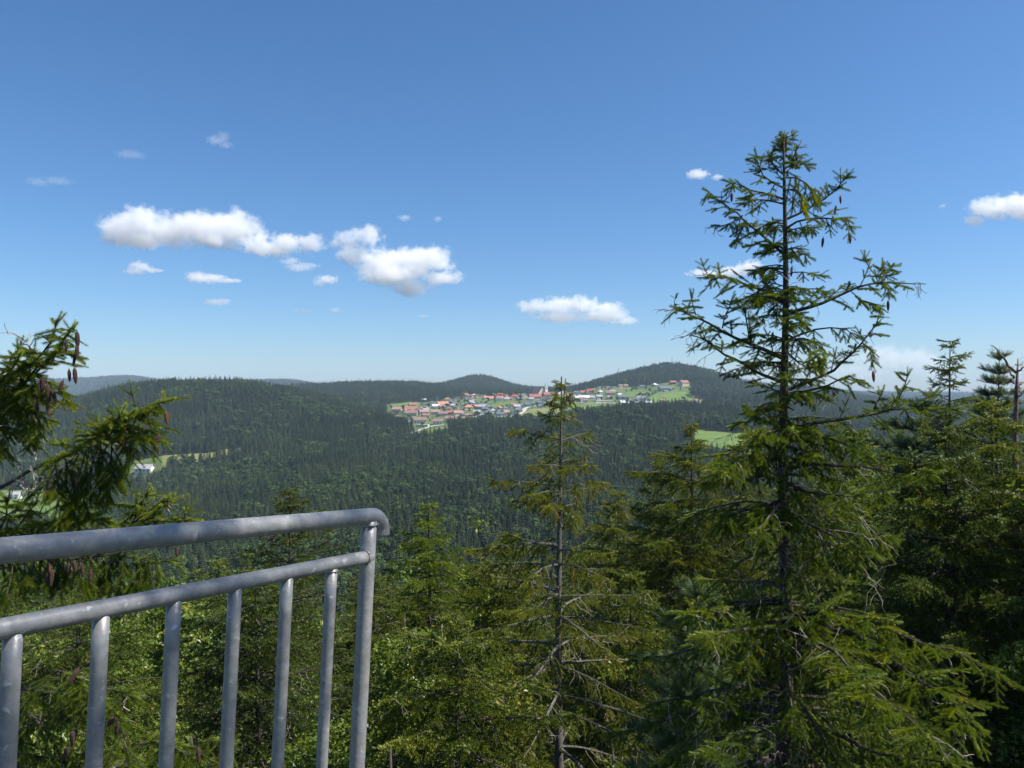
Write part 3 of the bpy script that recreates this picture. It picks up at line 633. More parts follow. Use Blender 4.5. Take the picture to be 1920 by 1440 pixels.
# ------------------------------------------------------------------ the tall spruce at the right (7 m away)
HD = 7.0
def px3(pts, d=HD, dy=0.0, p0=None):
    """pixel polyline -> points; the depth drifts by dy from first to last point"""
    n = len(pts); s = np.linspace(0, 1, n); return np.array([at(x, y, d + dy * k) for (x, y), k in zip(pts, s)])
c4 = lambda q: [(1240 + x / 2.618, 230 + y / 2.618) for x, y in q]
c8 = lambda q: [(1180 + x / 1.757, 620 + y / 1.757) for x, y in q]
hx = (1471 - CX) / F * HD; hb = np.array([hx, HD, float(ground(hx, HD))])
T = Tree(hb, 5, 34)
ztop = -(250 - HY) / F * HD
zt = np.linspace(ztop, hb[2] - 0.3, 60)
T.trunk([np.array([hx + 0.012 * math.sin(z * 2.1), HD + 0.015 * math.cos(z * 1.7), z]) for z in zt], 0.006 + 0.0145 * (ztop - zt) ** 0.85, 10)
for k in range(4): T.shoot(np.array([hx, HD, ztop - 0.09 * (k + 1)]), np.array([0, 0, 1.0]), 0.11, .6)
kw = dict(tw=0.25, gap=0.05, hang=0.16, sl=0.10, tint=0.36, dead=0.10, bare=0.12, roll=0.95)
B = lambda pts, dy, r0, **k: T.branch(px3(c4(pts), HD, dy), r0, **{**kw, **k})
cn = lambda x, y, L=0.13, o=False, d=HD: T.cone(at(1240 + x / 2.618, 230 + (y - 22) / 2.618, d), L, o, 0.08)
B([(600, 320), (540, 290), (490, 250), (472, 200), (468, 155)], -.25, .009, tw=.2)
B([(606, 260), (565, 225), (540, 190), (530, 160)], .15, .007, tw=.18)
B([(603, 230), (640, 200), (662, 150), (690, 105)], -.15, .008, tw=.17)
B([(606, 250), (650, 212), (698, 208)], .2, .007, tw=.15)
B([(606, 180), (588, 140), (578, 120)], .1, .005, tw=.1); B([(606, 170), (630, 130), (640, 105)], .1, .005, tw=.1)
for q in ([(604, 75), (590, 60), (583, 48)], [(604, 80), (618, 66), (626, 52)], [(604, 105), (585, 95), (572, 82)], [(604, 100), (630, 90), (645, 78)], [(604, 140), (575, 135), (560, 120)], [(604, 205), (570, 200), (548, 185)], [(606, 290), (575, 270), (560, 250)]): B(q, T.r.uniform(-.1, .1), .005, tw=.05, gap=.04, sl=.065)
B([(600, 375), (540, 355), (450, 335), (390, 310), (352, 303)], -.3, .011, hang=.5, bare=.3)
B([(606, 400), (520, 385), (460, 390), (400, 400)], .35, .009, bare=.3, dead=.5)
B([(600, 645), (520, 570), (440, 500), (370, 430), (310, 390), (265, 345), (243, 312)], -.2, .014, bare=.06, hang=.25)
B([(400, 455), (345, 500), (300, 530), (275, 540)], .1, .006, tw=.13, hang=.6, endbare=.85)
B([(420, 480), (395, 520), (365, 560), (350, 572)], -.1, .006, tw=.12, hang=.6)
B([(612, 475), (680, 445), (760, 400), (830, 350), (870, 310), (900, 266)], -.2, .012, bare=.3)
B([(612, 520), (680, 480), (760, 465), (850, 475), (905, 465), (930, 500)], -.45, .011, bare=.2, hang=.7, tint=.55)
B([(606, 270), (660, 270), (710, 300), (745, 350), (750, 375)], -.4, .009, hang=.9, tint=.6)
B([(606, 330), (660, 330), (690, 360), (700, 420)], -.5, .008, hang=1.0, tint=.6)
B([(600, 860), (520, 830), (420, 800), (330, 770), (240, 765), (195, 757)], -.5, .015, tw=.34, gap=.045, tint=.45, endbare=.93)
B([(600, 880), (520, 850), (440, 845), (380, 870)], .5, .012, tw=.3)
B([(615, 935), (700, 915), (800, 880), (900, 830), (1000, 790), (1070, 765), (1150, 765), (1272, 768)], -.35, .018, tw=.36, gap=.05, endbare=.86, bare=.1)
B([(1060, 770), (1045, 740), (1020, 700), (1000, 662)], -.05, .006, tw=.13); B([(1085, 765), (1110, 730), (1150, 708)], .1, .006, tw=.14); B([(1075, 765), (1088, 720), (1092, 700)], .1, .005, tw=.1)
B([(1080, 770), (1110, 800), (1130, 830)], -.05, .005, tw=.1, hang=.5)
B([(950, 850), (1010, 890), (1050, 900), (1060, 935)], -.2, .006, tw=.12, hang=.7)
B([(595, 1155), (480, 1100), (380, 1060), (280, 1000), (180, 950), (100, 920), (60, 900), (8, 903)], -.4, .020, tw=.32, gap=.05, bare=.08, endbare=.9)
B([(170, 945), (150, 900), (138, 850)], -.05, .006, tw=.13); B([(300, 1010), (310, 940), (330, 870)], -.1, .007, tw=.2); B([(440, 1080), (420, 1000), (410, 930), (380, 890)], -.2, .009, tw=.22)
B([(70, 905), (62, 880), (66, 862)], 0, .003, tw=.05, sl=.05)
B([(595, 1275), (480, 1230), (400, 1180), (300, 1130), (240, 1090), (180, 1060), (110, 1088)], -.45, .017, tw=.26, gap=.06, endbare=.8, tint=.3, dead=.3)
B([(180, 1060), (150, 1100), (150, 1140)], 0, .004, tw=.05, sl=.04, endbare=.2); B([(235, 1090), (200, 1050), (178, 1012)], 0, .004, tw=.05, sl=.04, endbare=.3)
B([(620, 1065), (690, 1040), (780, 1020), (860, 1020), (920, 1030), (960, 1075)], -.3, .011, tw=.2, gap=.11, hang=1.0, dead=.35)
B([(625, 1310), (740, 1260), (830, 1220), (900, 1160), (960, 1110), (1010, 1050), (1050, 1000), (1066, 945)], -.35, .017, tw=.24, bare=.15)
B([(985, 1080), (1020, 1110), (1045, 1150), (1040, 1185)], -.1, .007, tw=.14, hang=.6)
B([(620, 1040), (720, 1090), (800, 1150)], -.6, .010, tw=.3, tint=.55, hang=.7); B([(620, 1130), (700, 1190), (770, 1200)], .4, .010, tw=.25)
B([(595, 1335), (520, 1300), (450, 1280)], .3, .010, tw=.2); B([(625, 1335), (720, 1320), (840, 1290), (930, 1250), (1000, 1290)], -.5, .012, tw=.3, hang=.7)
for (x, y, L, o) in [(610, 110, .15, 0), (662, 165, .13, 0), (648, 205, .12, 0), (346, 365, .13, 0), (372, 520, .12, 0), (878, 380, .11, 1), (857, 430, .12, 0), (842, 480, .12, 0), (926, 565, .14, 0), (795, 585, .13, 0), (716, 520, .13, 0), (690, 400, .13, 1), (755, 340, .1, 1), (1113, 895, .14, 0), (975, 880, .11, 0), (1040, 1240, .15, 1), (612, 660, .12, 0), (640, 730, .12, 0), (548, 1050, .13, 0)]: cn(x, y, L, bool(o))
# dense middle round the trunk
g = T.r
for i in range(66):
    y = g.uniform(480, 1500); a = g.random() * 6.28; ln = g.uniform(.16, .34) if y < 950 else g.uniform(.2, .55)
    z = -(230 + y / 2.618 - HY) / F * HD; dv = np.array([math.cos(a), math.sin(a), 0]); t = np.linspace(0, 1, 5)[:, None]
    T.branch(np.array([hx, HD, z]) + dv * ln * t + np.array([0, 0, 1.0]) * ln * (0.35 * t - 0.4 * t * t), .007, tw=.16, gap=.05, hang=.5, sl=.09, tint=.42, dead=.3)
for i in range(34):
    y = g.uniform(800, 1180); a = g.uniform(3.4, 6.0); ln = g.uniform(.25, .6); z = -(y - HY) / F * HD; dv = np.array([math.cos(a), math.sin(a), 0]); t = np.linspace(0, 1, 5)[:, None]
    T.branch(np.array([hx, HD, z]) + dv * ln * t + np.array([0, 0, 1.0]) * ln * (0.2 * t - 0.45 * t * t), .007, tw=.2, gap=.05, hang=.5, sl=.09, tint=.42, dead=.3, roll=.9)
# lower crown: traced big limbs plus whorls
E = lambda pts, dy, r0, **k: T.branch(px3(c8(pts), HD, dy), r0, **{**{**dict(tw=.42, gap=.05, hang=.45, sl=.10, tint=.42, dead=.15, bare=.12, roll=.8), **k, 'tint': k.get('tint', .42) - .1, 'tw': k.get('tw', .42) * .72, 'hang': k.get('hang', .45) * .6, 'gap': k.get('gap', .05) * .9}})
E([(515, 345), (600, 305), (700, 290), (800, 272), (900, 258), (1000, 255), (1065, 248)], -.9, .02, tint=.5, tw=.4, hang=.25)
E([(850, 265), (880, 225), (905, 185), (915, 150)], -.1, .012, tint=.5, tw=.22); E([(800, 272), (815, 235), (830, 205)], -.1, .01, tint=.45, tw=.2); E([(950, 255), (985, 220), (1010, 195)], -.1, .008, tw=.2, tint=.5)
E([(515, 360), (620, 350), (720, 370), (800, 400)], -.8, .015, hang=.8, tw=.4)
E([(505, 330), (450, 325), (390, 318)], -.9, .012, tint=.55, hang=.3); E([(505, 345), (430, 370), (380, 400), (350, 440), (320, 470)], -1.2, .013, tint=.6, tw=.45, gap=.045, dead=.3)
E([(505, 350), (400, 390), (300, 420), (280, 460)], -1.0, .013, tint=.55, hang=.7, dead=.35)
E([(500, 320), (440, 290), (400, 260), (385, 240)], -.3, .009, tint=.4, tw=.25)
E([(515, 455), (620, 440), (760, 445), (900, 462), (1010, 450)], -1.0, .018, tint=.5, hang=.7, dead=.3); E([(515, 500), (600, 540), (700, 560), (840, 570)], -1.2, .016, tint=.5, hang=.6, dead=.35)
E([(505, 500), (400, 470), (300, 480), (250, 520)], -.5, .016, hang=.8, tint=.45, dead=.3); E([(505, 580), (400, 560), (280, 580), (180, 620)], .6, .016, hang=.8, tint=.35)
E([(515, 600), (640, 620), (760, 640), (880, 690)], .5, .016, hang=.6, tint=.4)
E([(505, 985), (420, 955), (320, 935), (220, 925), (170, 935)], -1.0, .02, tint=.62, tw=.5, gap=.04, hang=.4); E([(505, 990), (430, 985), (340, 990), (260, 1010)], -1.4, .018, tint=.6, tw=.5, gap=.04)
E([(515, 960), (640, 935), (760, 940), (850, 985), (960, 1030), (1080, 1060), (1175, 1110)], -1.1, .03, tint=.6, tw=.75, gap=.035, hang=.4, dead=.1)
E([(515, 985), (640, 975), (760, 1010), (860, 1080), (960, 1150), (1060, 1200), (1110, 1290)], -1.6, .03, tint=.58, tw=.8, gap=.035, hang=.5, dead=.12)
E([(515, 1010), (620, 1040), (740, 1120), (840, 1210), (940, 1290), (1010, 1330)], -1.9, .028, tint=.55, tw=.75, gap=.04, hang=.6, dead=.2)
E([(515, 975), (600, 930), (700, 905), (790, 925), (870, 950)], -.6, .02, tint=.6, tw=.6, gap=.04); E([(515, 1000), (620, 1020), (720, 1080), (800, 1170)], -2.2, .02, tint=.6, tw=.6, gap=.04)
E([(515, 1290), (640, 1310), (760, 1370), (900, 1400), (1070, 1410)], -1.4, .025, tint=.5, tw=.7, gap=.045, hang=.5); E([(505, 1180), (400, 1160), (300, 1200), (240, 1260)], -1.0, .02, tint=.45, tw=.5, dead=.4)
E([(505, 1290), (420, 1300), (330, 1350), (260, 1420)], -1.4, .02, tint=.42, tw=.5, dead=.4)
for i in range(92):                       # the rest of the lower whorls, all round the trunk
    y = g.uniform(800, 1750); f = (y - 800) / 950; a = g.random() * 6.28; ln = g.uniform(.5, 1.0) * (0.9 + 1.3 * f)
    if 1000 < y < 1110 and math.sin(a) < -0.2: continue
    z = -(y - HY) / F * HD; dv = np.array([math.cos(a), math.sin(a), 0]); t = np.linspace(0, 1, 6)[:, None]
    T.branch(np.array([hx, HD, z]) + dv * ln * t + np.array([0, 0, 1.0]) * ln * (0.1 * t - (0.25 + .3 * f) * t * t + .12 * t ** 4), .008 + .01 * ln, tw=.42, gap=.055, hang=.6, sl=.11, tint=.40, dead=.22, bare=.15)
for (x, y) in [(1400, 995), (1455, 1020), (1385, 800), (1370, 850), (1640, 1090), (1600, 960), (1500, 1180), (1440, 1170), (1640, 1240), (1700, 1280), (1500, 1400), (1420, 1420)]:
    for q in range(4): T.deadtwig(at(x + g.uniform(-15, 15), y + g.uniform(-10, 10), HD - .6 * g.random()), np.array([g.uniform(-1, 1), g.uniform(-.5, .5), g.uniform(-.9, .3)]), g.uniform(.15, .4))
T.build("spruce_tree", "tall sparse spruce with hanging cones rising high above the others into the sky")

# ------------------------------------------------------------------ the spruce in the middle (13 m away)
def ground_tree(px, d): x = (px - CX) / F * d; return np.array([x, d, float(ground(x, d))])
def top_of(py, d): return -(py - HY) / F * d
pw = lambda rows, top, d: [((y - top) / F * d, w / F * d) for y, w in rows]
T = spruce(ground_tree(1050, 13), top_of(706, 13), 11, 14, pw([(706, 5), (720, 9), (738, 20), (760, 40), (800, 62), (850, 85), (900, 100), (960, 130), (1020, 165), (1120, 200), (1250, 225), (1440, 280)], 706, 13),
           whorl=.34, nb=5, droop=.32, tw=.40, gap=.045, hang=.85, sl=.12, tint=.50, gaps=.27, r_base=.15, dead=.32, cone_top=2.3, cone_L=.12, cone_org=.5, up=.38, z_low=-8.5)
T.build("spruce_tree", "yellowed half bare spruce with orange cones at its top, in front of the church", needles="yellowed_needles", bark="lichen_bark")

# ------------------------------------------------------------------ the spruce at the left edge (4 m away), its trunk outside the view
LD = 4.2
c5 = lambda q: [(x / 2.667, 580 + y / 2.667) for x, y in q]
lx = (-330 - CX) / F * LD; lb = np.array([lx, LD, float(ground(lx, LD))]); T = Tree(lb, 21, 60); g = T.r
zt = np.linspace(1.9, lb[2] - .3, 40); T.trunk([np.array([lx + .02 * math.sin(z), LD, z]) for z in zt], 0.008 + .013 * (1.9 - zt) ** .9, 10)
A = lambda pts, d0, dy, r0, **k: T.branch(px3(c5(pts), d0, dy), r0 * .75, **{**dict(tw=.22, gap=.05, hang=.35, sl=.085, tint=.55, dead=.06, bare=.1), **k})
def root(pts, dy): return pts
A([(-880, 560), (-500, 470), (-200, 420), (0, 360), (120, 290), (210, 190), (255, 70)], LD, -.3, .02, bare=.5)
A([(-880, 580), (-400, 500), (-100, 440), (100, 380), (230, 250), (310, 150), (365, 95)], LD, -.35, .02, bare=.5)
A([(60, 400), (160, 330), (260, 250), (350, 215), (395, 250)], 4.0, -.1, .008); A([(100, 430), (220, 390), (300, 400), (340, 450)], 3.95, -.1, .008, hang=.5)
A([(-100, 420), (0, 360), (40, 290), (50, 200)], 4.05, -.1, .008, tw=.18); A([(-200, 430), (-60, 380), (10, 330), (30, 270)], 4.1, -.1, .009)
A([(20, 350), (80, 260), (110, 220)], 3.95, -.1, .006); A([(120, 300), (180, 240), (150, 190), (130, 170)], 3.9, .05, .005, tw=.12, endbare=.85)
for pts in ([(-150, 440), (0, 470), (120, 500), (190, 560)], [(-200, 480), (-40, 540), (60, 590), (130, 650)], [(-150, 460), (-20, 450), (80, 440), (200, 470)], [(-250, 500), (-80, 560), (0, 620), (20, 690)], [(-100, 420), (40, 400), (150, 380), (230, 350)], [(-100, 400), (60, 420), (150, 470), (215, 610)], [(-150, 420), (-20, 400), (60, 330), (150, 290)]):
    A(pts, 4.15, -.25, .01, tw=.26, gap=.036, hang=.8, tint=.45, bare=.05)
A([(-880, 1120), (-500, 1060), (-200, 960), (60, 865), (180, 812), (300, 762), (430, 700), (540, 640), (640, 590), (760, 525), (855, 490)], LD, -.5, .022, bare=.62, tw=.24, hang=.6, gap=.036)
for pts, h in (([(540, 640), (580, 580), (600, 520)], .2), ([(600, 610), (640, 560), (670, 520)], .2), ([(560, 640), (540, 620), (535, 600)], .2), ([(640, 590), (690, 600), (760, 600), (815, 628)], .5), ([(700, 560), (690, 540), (700, 530)], .2), ([(640, 600), (660, 660), (640, 740)], .9),
               ([(430, 700), (440, 800), (420, 900), (425, 1010)], 1.0), ([(330, 750), (350, 850), (380, 920), (370, 1000)], 1.0), ([(500, 660), (510, 760), (500, 860), (515, 930)], 1.0), ([(280, 770), (290, 880), (310, 960), (320, 1020)], 1.0), ([(470, 680), (540, 720), (580, 790), (600, 830)], .8), ([(380, 720), (360, 690), (325, 680)], .3), ([(400, 720), (330, 780), (260, 850), (250, 900)], .8), ([(520, 650), (480, 640), (430, 648)], .2), ([(560, 650), (560, 720), (555, 810), (590, 870)], .9), ([(450, 690), (470, 780), (450, 900), (480, 960)], 1.0)):
    A(pts, 3.85, -.12, .006, tw=.19, gap=.034, hang=h, tint=.5, bare=.02)
for i in range(26): T.deadtwig(at(g.uniform(20, 115), 580 + g.uniform(760, 900) / 2.667, 3.9), np.array([g.uniform(-.6, .6), g.uniform(-.5, .5), g.uniform(-1, .2)]), g.uniform(.06, .22))
A([(-880, 1150), (-400, 1150), (-100, 1130), (100, 1105), (250, 1085), (350, 1050), (500, 1065)], LD, -.4, .018, bare=.5, gap=.035, tint=.55)
A([(150, 1100), (260, 1060), (330, 1030), (370, 1010)], 3.9, -.1, .007); A([(60, 1110), (140, 1040), (200, 1000)], 3.95, -.1, .007, tw=.16); A([(0, 1100), (40, 1000), (50, 950)], 3.95, -.1, .007, tint=.4)
A([(-200, 1120), (0, 1060), (100, 1000), (140, 960)], 4.0, -.1, .008, tint=.42); A([(300, 1090), (380, 1080), (440, 1060)], 3.85, -.1, .006)
A([(-500, 1330), (0, 1300), (300, 1230), (520, 1150), (660, 1060), (740, 950)], LD + .2, -.4, .016, bare=.6, tw=.22); A([(600, 1130), (700, 1050), (800, 990), (862, 1000)], 4.0, -.1, .008); A([(640, 1110), (760, 1070), (880, 1060), (930, 1040)], 4.0, -.1, .008, tw=.16)
A([(620, 1110), (660, 1070), (690, 975)], 4.0, -.05, .006); A([(700, 1060), (770, 1020), (790, 960)], 4.0, -.05, .006, tw=.15); A([(900, 1060), (930, 1030), (935, 992)], 3.95, 0, .004, tw=.06)
A([(-880, 1280), (-300, 1230), (0, 1215), (250, 1210), (500, 1195), (800, 1185)], LD, -.3, .018, bare=.4, hang=1.0, tw=.3, tint=.42)
for x in range(0, 800, 55): A([(x, 1210), (x + 15, 1270), (x + 5, 1340), (x + g.uniform(-20, 25), 1380 + g.uniform(-60, 60))], 4.0 - .3 * g.random(), -.1, .005, tw=.16, gap=.04, hang=1.0, tint=.42, bare=.02)
c1 = lambda q: [(x * 2.667, (y - 580) * 2.667) for x, y in q]
A(c1([(-330, 1330), (-100, 1320), (60, 1285), (150, 1300), (215, 1350), (240, 1420)]), LD - .2, -.5, .018, bare=.45, tw=.3, tint=.45, dead=.15)
for pts in ([(0, 1310), (60, 1340), (110, 1400), (130, 1450)], [(60, 1290), (120, 1250), (170, 1260)], [(100, 1290), (160, 1330), (200, 1400), (190, 1460)], [(-60, 1330), (20, 1380), (50, 1450)], [(150, 1300), (190, 1290), (240, 1300)], [(-50, 1400), (100, 1420), (250, 1440), (330, 1400)], [(120, 1420), (230, 1400), (300, 1380), (360, 1410)], [(300, 1450), (360, 1400), (430, 1390)]): A(c1(pts), 3.8, -.2, .009, tw=.24, gap=.036, hang=.7, tint=.42)
for (x, y, L, o) in [(385, 110, .14, 0), (385, 175, .12, 0), (330, 150, .10, 0), (372, 292, .13, 0), (345, 300, .10, 0), (375, 225, .09, 0), (235, 370, .16, 0), (200, 350, .13, 0), (262, 400, .12, 0), (175, 440, .13, 0), (315, 355, .11, 0), (235, 480, .10, 1), (215, 335, .12, 0),
                     (828, 505, .12, 1), (800, 625, .13, 0), (780, 630, .12, 0), (618, 640, .085, 1), (585, 675, .06, 1), (385, 830, .09, 0), (262, 1300, .13, 0), (240, 1310, .12, 0), (370, 1255, .12, 0), (345, 1265, .11, 0), (455, 1300, .11, 0), (410, 1270, .1, 0), (885, 1185, .09, 0), (250, 1280, .08, 1)]: T.cone(at(x / 2.667, 580 + y / 2.667, 3.72 if y < 1200 else 3.6), L * .86, bool(o), .1)
for (x, y, L) in [(148, 1252, .12), (215, 1345, .12), (222, 1352, .10), (135, 1370, .11), (372, 1400, .10), (128, 1400, .11)]: T.cone(at(x, y, 3.3), L, False, .5)
T.build("spruce_tree", "cone laden spruce reaching in from the left edge behind the railing")
# ------------------------------------------------------------------ the other trees close to the tower
def near_spruce(px, top, d, seed, rows, label, needles="spruce_needles", lod=9, group=None, **k):
    T = spruce(ground_tree(px, d), top_of(top, d), seed, lod, pw(rows, top, d), **k)
    return T.build("spruce_tree", label, needles=needles, group=group)
SP = dict(whorl=.38, nb=6, droop=.32, tw=.6, gap=.06, hang=.6, sl=.16, gaps=.07, dead=.10, bare=.05)
# the spruce behind the railing hung with small pale brown cones
T = spruce(ground_tree(540, 16), top_of(918, 16), 31, 14, pw([(918, 5), (940, 26), (970, 45), (1010, 75), (1080, 105), (1200, 150), (1440, 210)], 918, 16), whorl=.32, nb=6, droop=.22, tw=.4, gap=.075, hang=.35, sl=.12, tint=.34, gaps=.05, dead=.1, cone_top=2.1, cone_L=.13, cone_org=.9, up=.5)
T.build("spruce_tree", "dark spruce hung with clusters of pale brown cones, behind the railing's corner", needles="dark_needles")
near_spruce(803, 942, 22, 32, [(942, 5), (970, 28), (1010, 55), (1080, 85), (1200, 120), (1440, 170)], "slim green spruce just right of the railing post", tint=.45, **SP)
near_spruce(1298, 796, 19, 33, [(796, 6), (830, 30), (870, 65), (920, 100), (1000, 130), (1150, 180), (1440, 260)], "yellowish spruce with orange cones between the half bare spruce and the tallest spruce", needles="yellowed_needles", tint=.36, **{**SP, 'lod': 14, 'cone_top': 2.5, 'cone_L': .13, 'cone_org': .7, 'gap': .055})
near_spruce(1160, 920, 26, 34, [(920, 5), (960, 35), (1020, 75), (1100, 110), (1300, 170)], "short spruce peeping out right behind the half bare spruce", needles="dark_needles", tint=.5, **SP)
near_spruce(1240, 868, 24, 35, [(868, 5), (900, 30), (960, 60), (1050, 100), (1300, 170)], "brownish spruce left of the yellowish one with orange cones", needles="yellowed_needles", tint=.3, **SP)
near_spruce(1780, 638, 21, 36, [(638, 8), (650, 18), (690, 38), (706, 34), (714, 22), (728, 72), (760, 78), (775, 40), (800, 70), (900, 110), (1100, 150)], "slender dark spruce with ragged whorls against the sky near the right edge", needles="dark_needles", tint=.45, **{**SP, 'whorl': .33, 'sl': .12, 'gap': .06, 'gaps': .22})
near_spruce(1600, 800, 17, 37, [(800, 10), (850, 60), (920, 110), (1000, 150), (1150, 200), (1440, 250)], "dense spruce filling in right behind the tallest spruce", tint=.36, **SP)
near_spruce(1860, 752, 13, 38, [(752, 8), (790, 60), (850, 120), (950, 180), (1100, 230), (1440, 300)], "broad spruce with rusty tips below the dead snag", tint=.40, needles="yellowed_needles", **{**SP, 'lod': 9, 'gap': .05})
near_spruce(1775, 800, 11, 39, [(800, 10), (870, 90), (980, 170), (1150, 250), (1440, 330)], "dark shaded spruce in the lower right, right of the tallest spruce's big green bough", needles="dark_needles", tint=.2, **{**SP, 'gap': .05, 'dead': .2})  # low tint puts some of the lower right's shade into the needle colour
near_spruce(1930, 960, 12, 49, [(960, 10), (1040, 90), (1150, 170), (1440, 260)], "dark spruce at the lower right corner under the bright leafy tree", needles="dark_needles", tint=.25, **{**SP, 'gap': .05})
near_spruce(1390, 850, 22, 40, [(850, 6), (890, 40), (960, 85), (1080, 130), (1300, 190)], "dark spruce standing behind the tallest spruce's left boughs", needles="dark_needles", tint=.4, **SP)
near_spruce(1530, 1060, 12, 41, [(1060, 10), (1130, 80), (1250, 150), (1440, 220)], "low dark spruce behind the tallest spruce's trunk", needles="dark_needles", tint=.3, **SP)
near_spruce(950, 1000, 19, 42, [(1000, 8), (1060, 60), (1150, 110), (1300, 170), (1440, 220)], "olive spruce left of the half bare spruce's trunk", needles="yellowed_needles", tint=.42, **SP)
near_spruce(1180, 1075, 15, 43, [(1075, 8), (1130, 60), (1230, 120), (1440, 200)], "brown twigged spruce at the right foot of the half bare spruce", needles="yellowed_needles", tint=.3, **{**SP, 'dead': .2})
near_spruce(700, 1080, 20, 44, [(1080, 8), (1120, 40), (1200, 90), (1440, 180)], "green spruce hidden behind the railing post", tint=.4, needles="dark_needles", **SP)
near_spruce(480, 1090, 13, 45, [(1090, 10), (1140, 70), (1220, 130), (1440, 200)], "black green spruce seen between the fourth and fifth baluster", needles="dark_needles", tint=.25, **SP)
near_spruce(860, 1150, 11, 46, [(1150, 10), (1220, 90), (1320, 170), (1440, 230)], "dull olive spruce at the bottom, left of the half bare spruce", needles="yellowed_needles", tint=.33, **{**SP, 'dead': .25})
near_spruce(150, 1120, 14, 47, [(1120, 10), (1180, 80), (1280, 150), (1440, 220)], "green spruce below the middle rail at the left", tint=.4, needles="dark_needles", **SP)
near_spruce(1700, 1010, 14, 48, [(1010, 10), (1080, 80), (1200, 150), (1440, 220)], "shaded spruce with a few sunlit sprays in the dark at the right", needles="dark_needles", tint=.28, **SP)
# pines
T = pine(ground_tree(1872, 29), top_of(668, 29), 51, 1.5, lod='pine_lo', whorl=.5, sl=.16, tuft=22, tint=.62); T.build("pine_tree", "pale blue green pine just left of the dead snag", needles="pine_needles", tpl='pine_lo')
T = pine(ground_tree(1725, 21), top_of(762, 21), 52, 2.2, whorl=.45, sl=.14, tuft=26, tint=.42); T.build("pine_tree", "bluish pine crown below the slender dark spruce", needles="pine_needles", tpl='pine_lo')
T = pine(ground_tree(1300, 9.5), top_of(1105, 9.5), 53, 1.0, whorl=.4, sl=.10, tuft=32, tint=.45, nb=6, z_low=-9); T.build("pine_tree", "blue green pine at the bottom, left of the tallest spruce's trunk", needles="pine_needles", tpl='pine')
T = pine(ground_tree(1265, 8), top_of(1290, 8), 54, .75, whorl=.35, sl=.10, tuft=34, tint=.4, nb=6, z_low=-8); T.build("pine_tree", "small pine at the bottom edge with a thin dead leader", needles="pine_needles", tpl='pine')
T = pine(ground_tree(1660, 26), top_of(800, 26), 55, 2.0, whorl=.5, sl=.16, tuft=22, tint=.4); T.build("pine_tree", "soft needled pine behind the tallest spruce's highest green bough", needles="pine_needles", tpl='pine_lo')
# broadleaved trees
def leafy_tree(px, top, d, seed, R, label, **k): return build_leafy(broadleaf(ground_tree(px, d), top_of(top, d), seed, R, **k), "birch_tree", label)
leafy_tree(1935, 895, 9.5, 61, 1.15, "bright green birch at the right edge", n_leaf=14000, leaf=.034, clump=.30)
leafy_tree(895, 965, 27, 62, 2.0, "light green birch between the slim spruce and the half bare spruce", n_leaf=15000, leaf=.07, clump=.5)
leafy_tree(745, 1050, 17, 63, 1.7, "fresh green birch right behind the railing post", n_leaf=16000, leaf=.05, clump=.42)
leafy_tree(350, 1180, 8.5, 64, 1.5, "yellow green birch behind the third and fourth baluster", n_leaf=24000, leaf=.024, clump=.34)
leafy_tree(620, 1150, 11, 65, 1.4, "green birch seen between the last baluster and the post", n_leaf=20000, leaf=.032, clump=.36)
leafy_tree(760, 1200, 9, 66, 1.2, "small leaved birch low in the picture, right of the railing post", n_leaf=20000, leaf=.025, clump=.3)
leafy_tree(240, 1075, 24, 67, 2.0, "leafy tree between the top and middle rail", n_leaf=14000, leaf=.06, clump=.5)
leafy_tree(60, 1200, 12, 68, 1.8, "shady leafy tree behind the first baluster", n_leaf=16000, leaf=.035, clump=.4)
leafy_tree(560, 1290, 8, 69, 1.1, "olive leaved birch at the bottom, behind the fifth baluster", n_leaf=20000, leaf=.022, clump=.3)
leafy_tree(1140, 1235, 10.5, 70, 1.3, "olive birch at the bottom, right of the half bare spruce's trunk", n_leaf=18000, leaf=.028, clump=.34)
leafy_tree(985, 1270, 10, 72, 1.2, "olive birch at the bottom, left of the half bare spruce's trunk", n_leaf=18000, leaf=.027, clump=.33)
leafy_tree(905, 1075, 19, 73, 1.7, "bushy green birch over the dull olive spruce", n_leaf=16000, leaf=.05, clump=.42)
# the dead snag
T = Tree(ground_tree(1906, 19), 71, 34); zt_ = top_of(672, 19); b0 = T.base
zz = np.linspace(b0[2] - .3, zt_, 24); T.trunk([np.array([b0[0] + .04 * math.sin(z * 1.3), 19, z]) for z in zz], np.interp(zz, [b0[2], zt_ - 2, zt_ - .15, zt_], [.13, .06, .038, .010]), 9)
s6 = lambda q: [(1640 + x / 4.8, 600 + y / 4.8) for x, y in q]
for pts, dy, r0 in (([(1262, 470), (1210, 410), (1150, 335), (1090, 260), (1045, 210)], -.3, .035), ([(1258, 520), (1190, 460), (1150, 425)], .3, .028), ([(1258, 570), (1190, 530), (1120, 505)], -.4, .026), ([(1272, 470), (1320, 440), (1370, 405)], -.2, .03), ([(1275, 590), (1330, 560), (1400, 545)], .3, .026), ([(1270, 700), (1330, 650), (1390, 660)], -.3, .022), ([(1268, 760), (1200, 730), (1130, 720)], .4, .02), ([(1275, 660), (1300, 600), (1310, 560)], .2, .018), ([(1268, 410), (1310, 405), (1340, 400)], .2, .012)):
    P = px3(s6(pts), 19, dy); n = 9; s_ = np.linspace(0, len(P) - 1, n); P = np.stack([np.interp(s_, np.arange(len(P)), P[:, k]) for k in range(3)], 1) + np.random.default_rng(int(pts[1][0])).normal(0, .015, (n, 3))
    T.limb.tube(P - b0, np.linspace(r0, .006, n), 6)
    for k in range(5): T.deadtwig(P[3 + k], np.array([T.r.gauss(0, 1), T.r.gauss(0, 1), T.r.gauss(.2, .7)]), T.r.uniform(.12, .35))
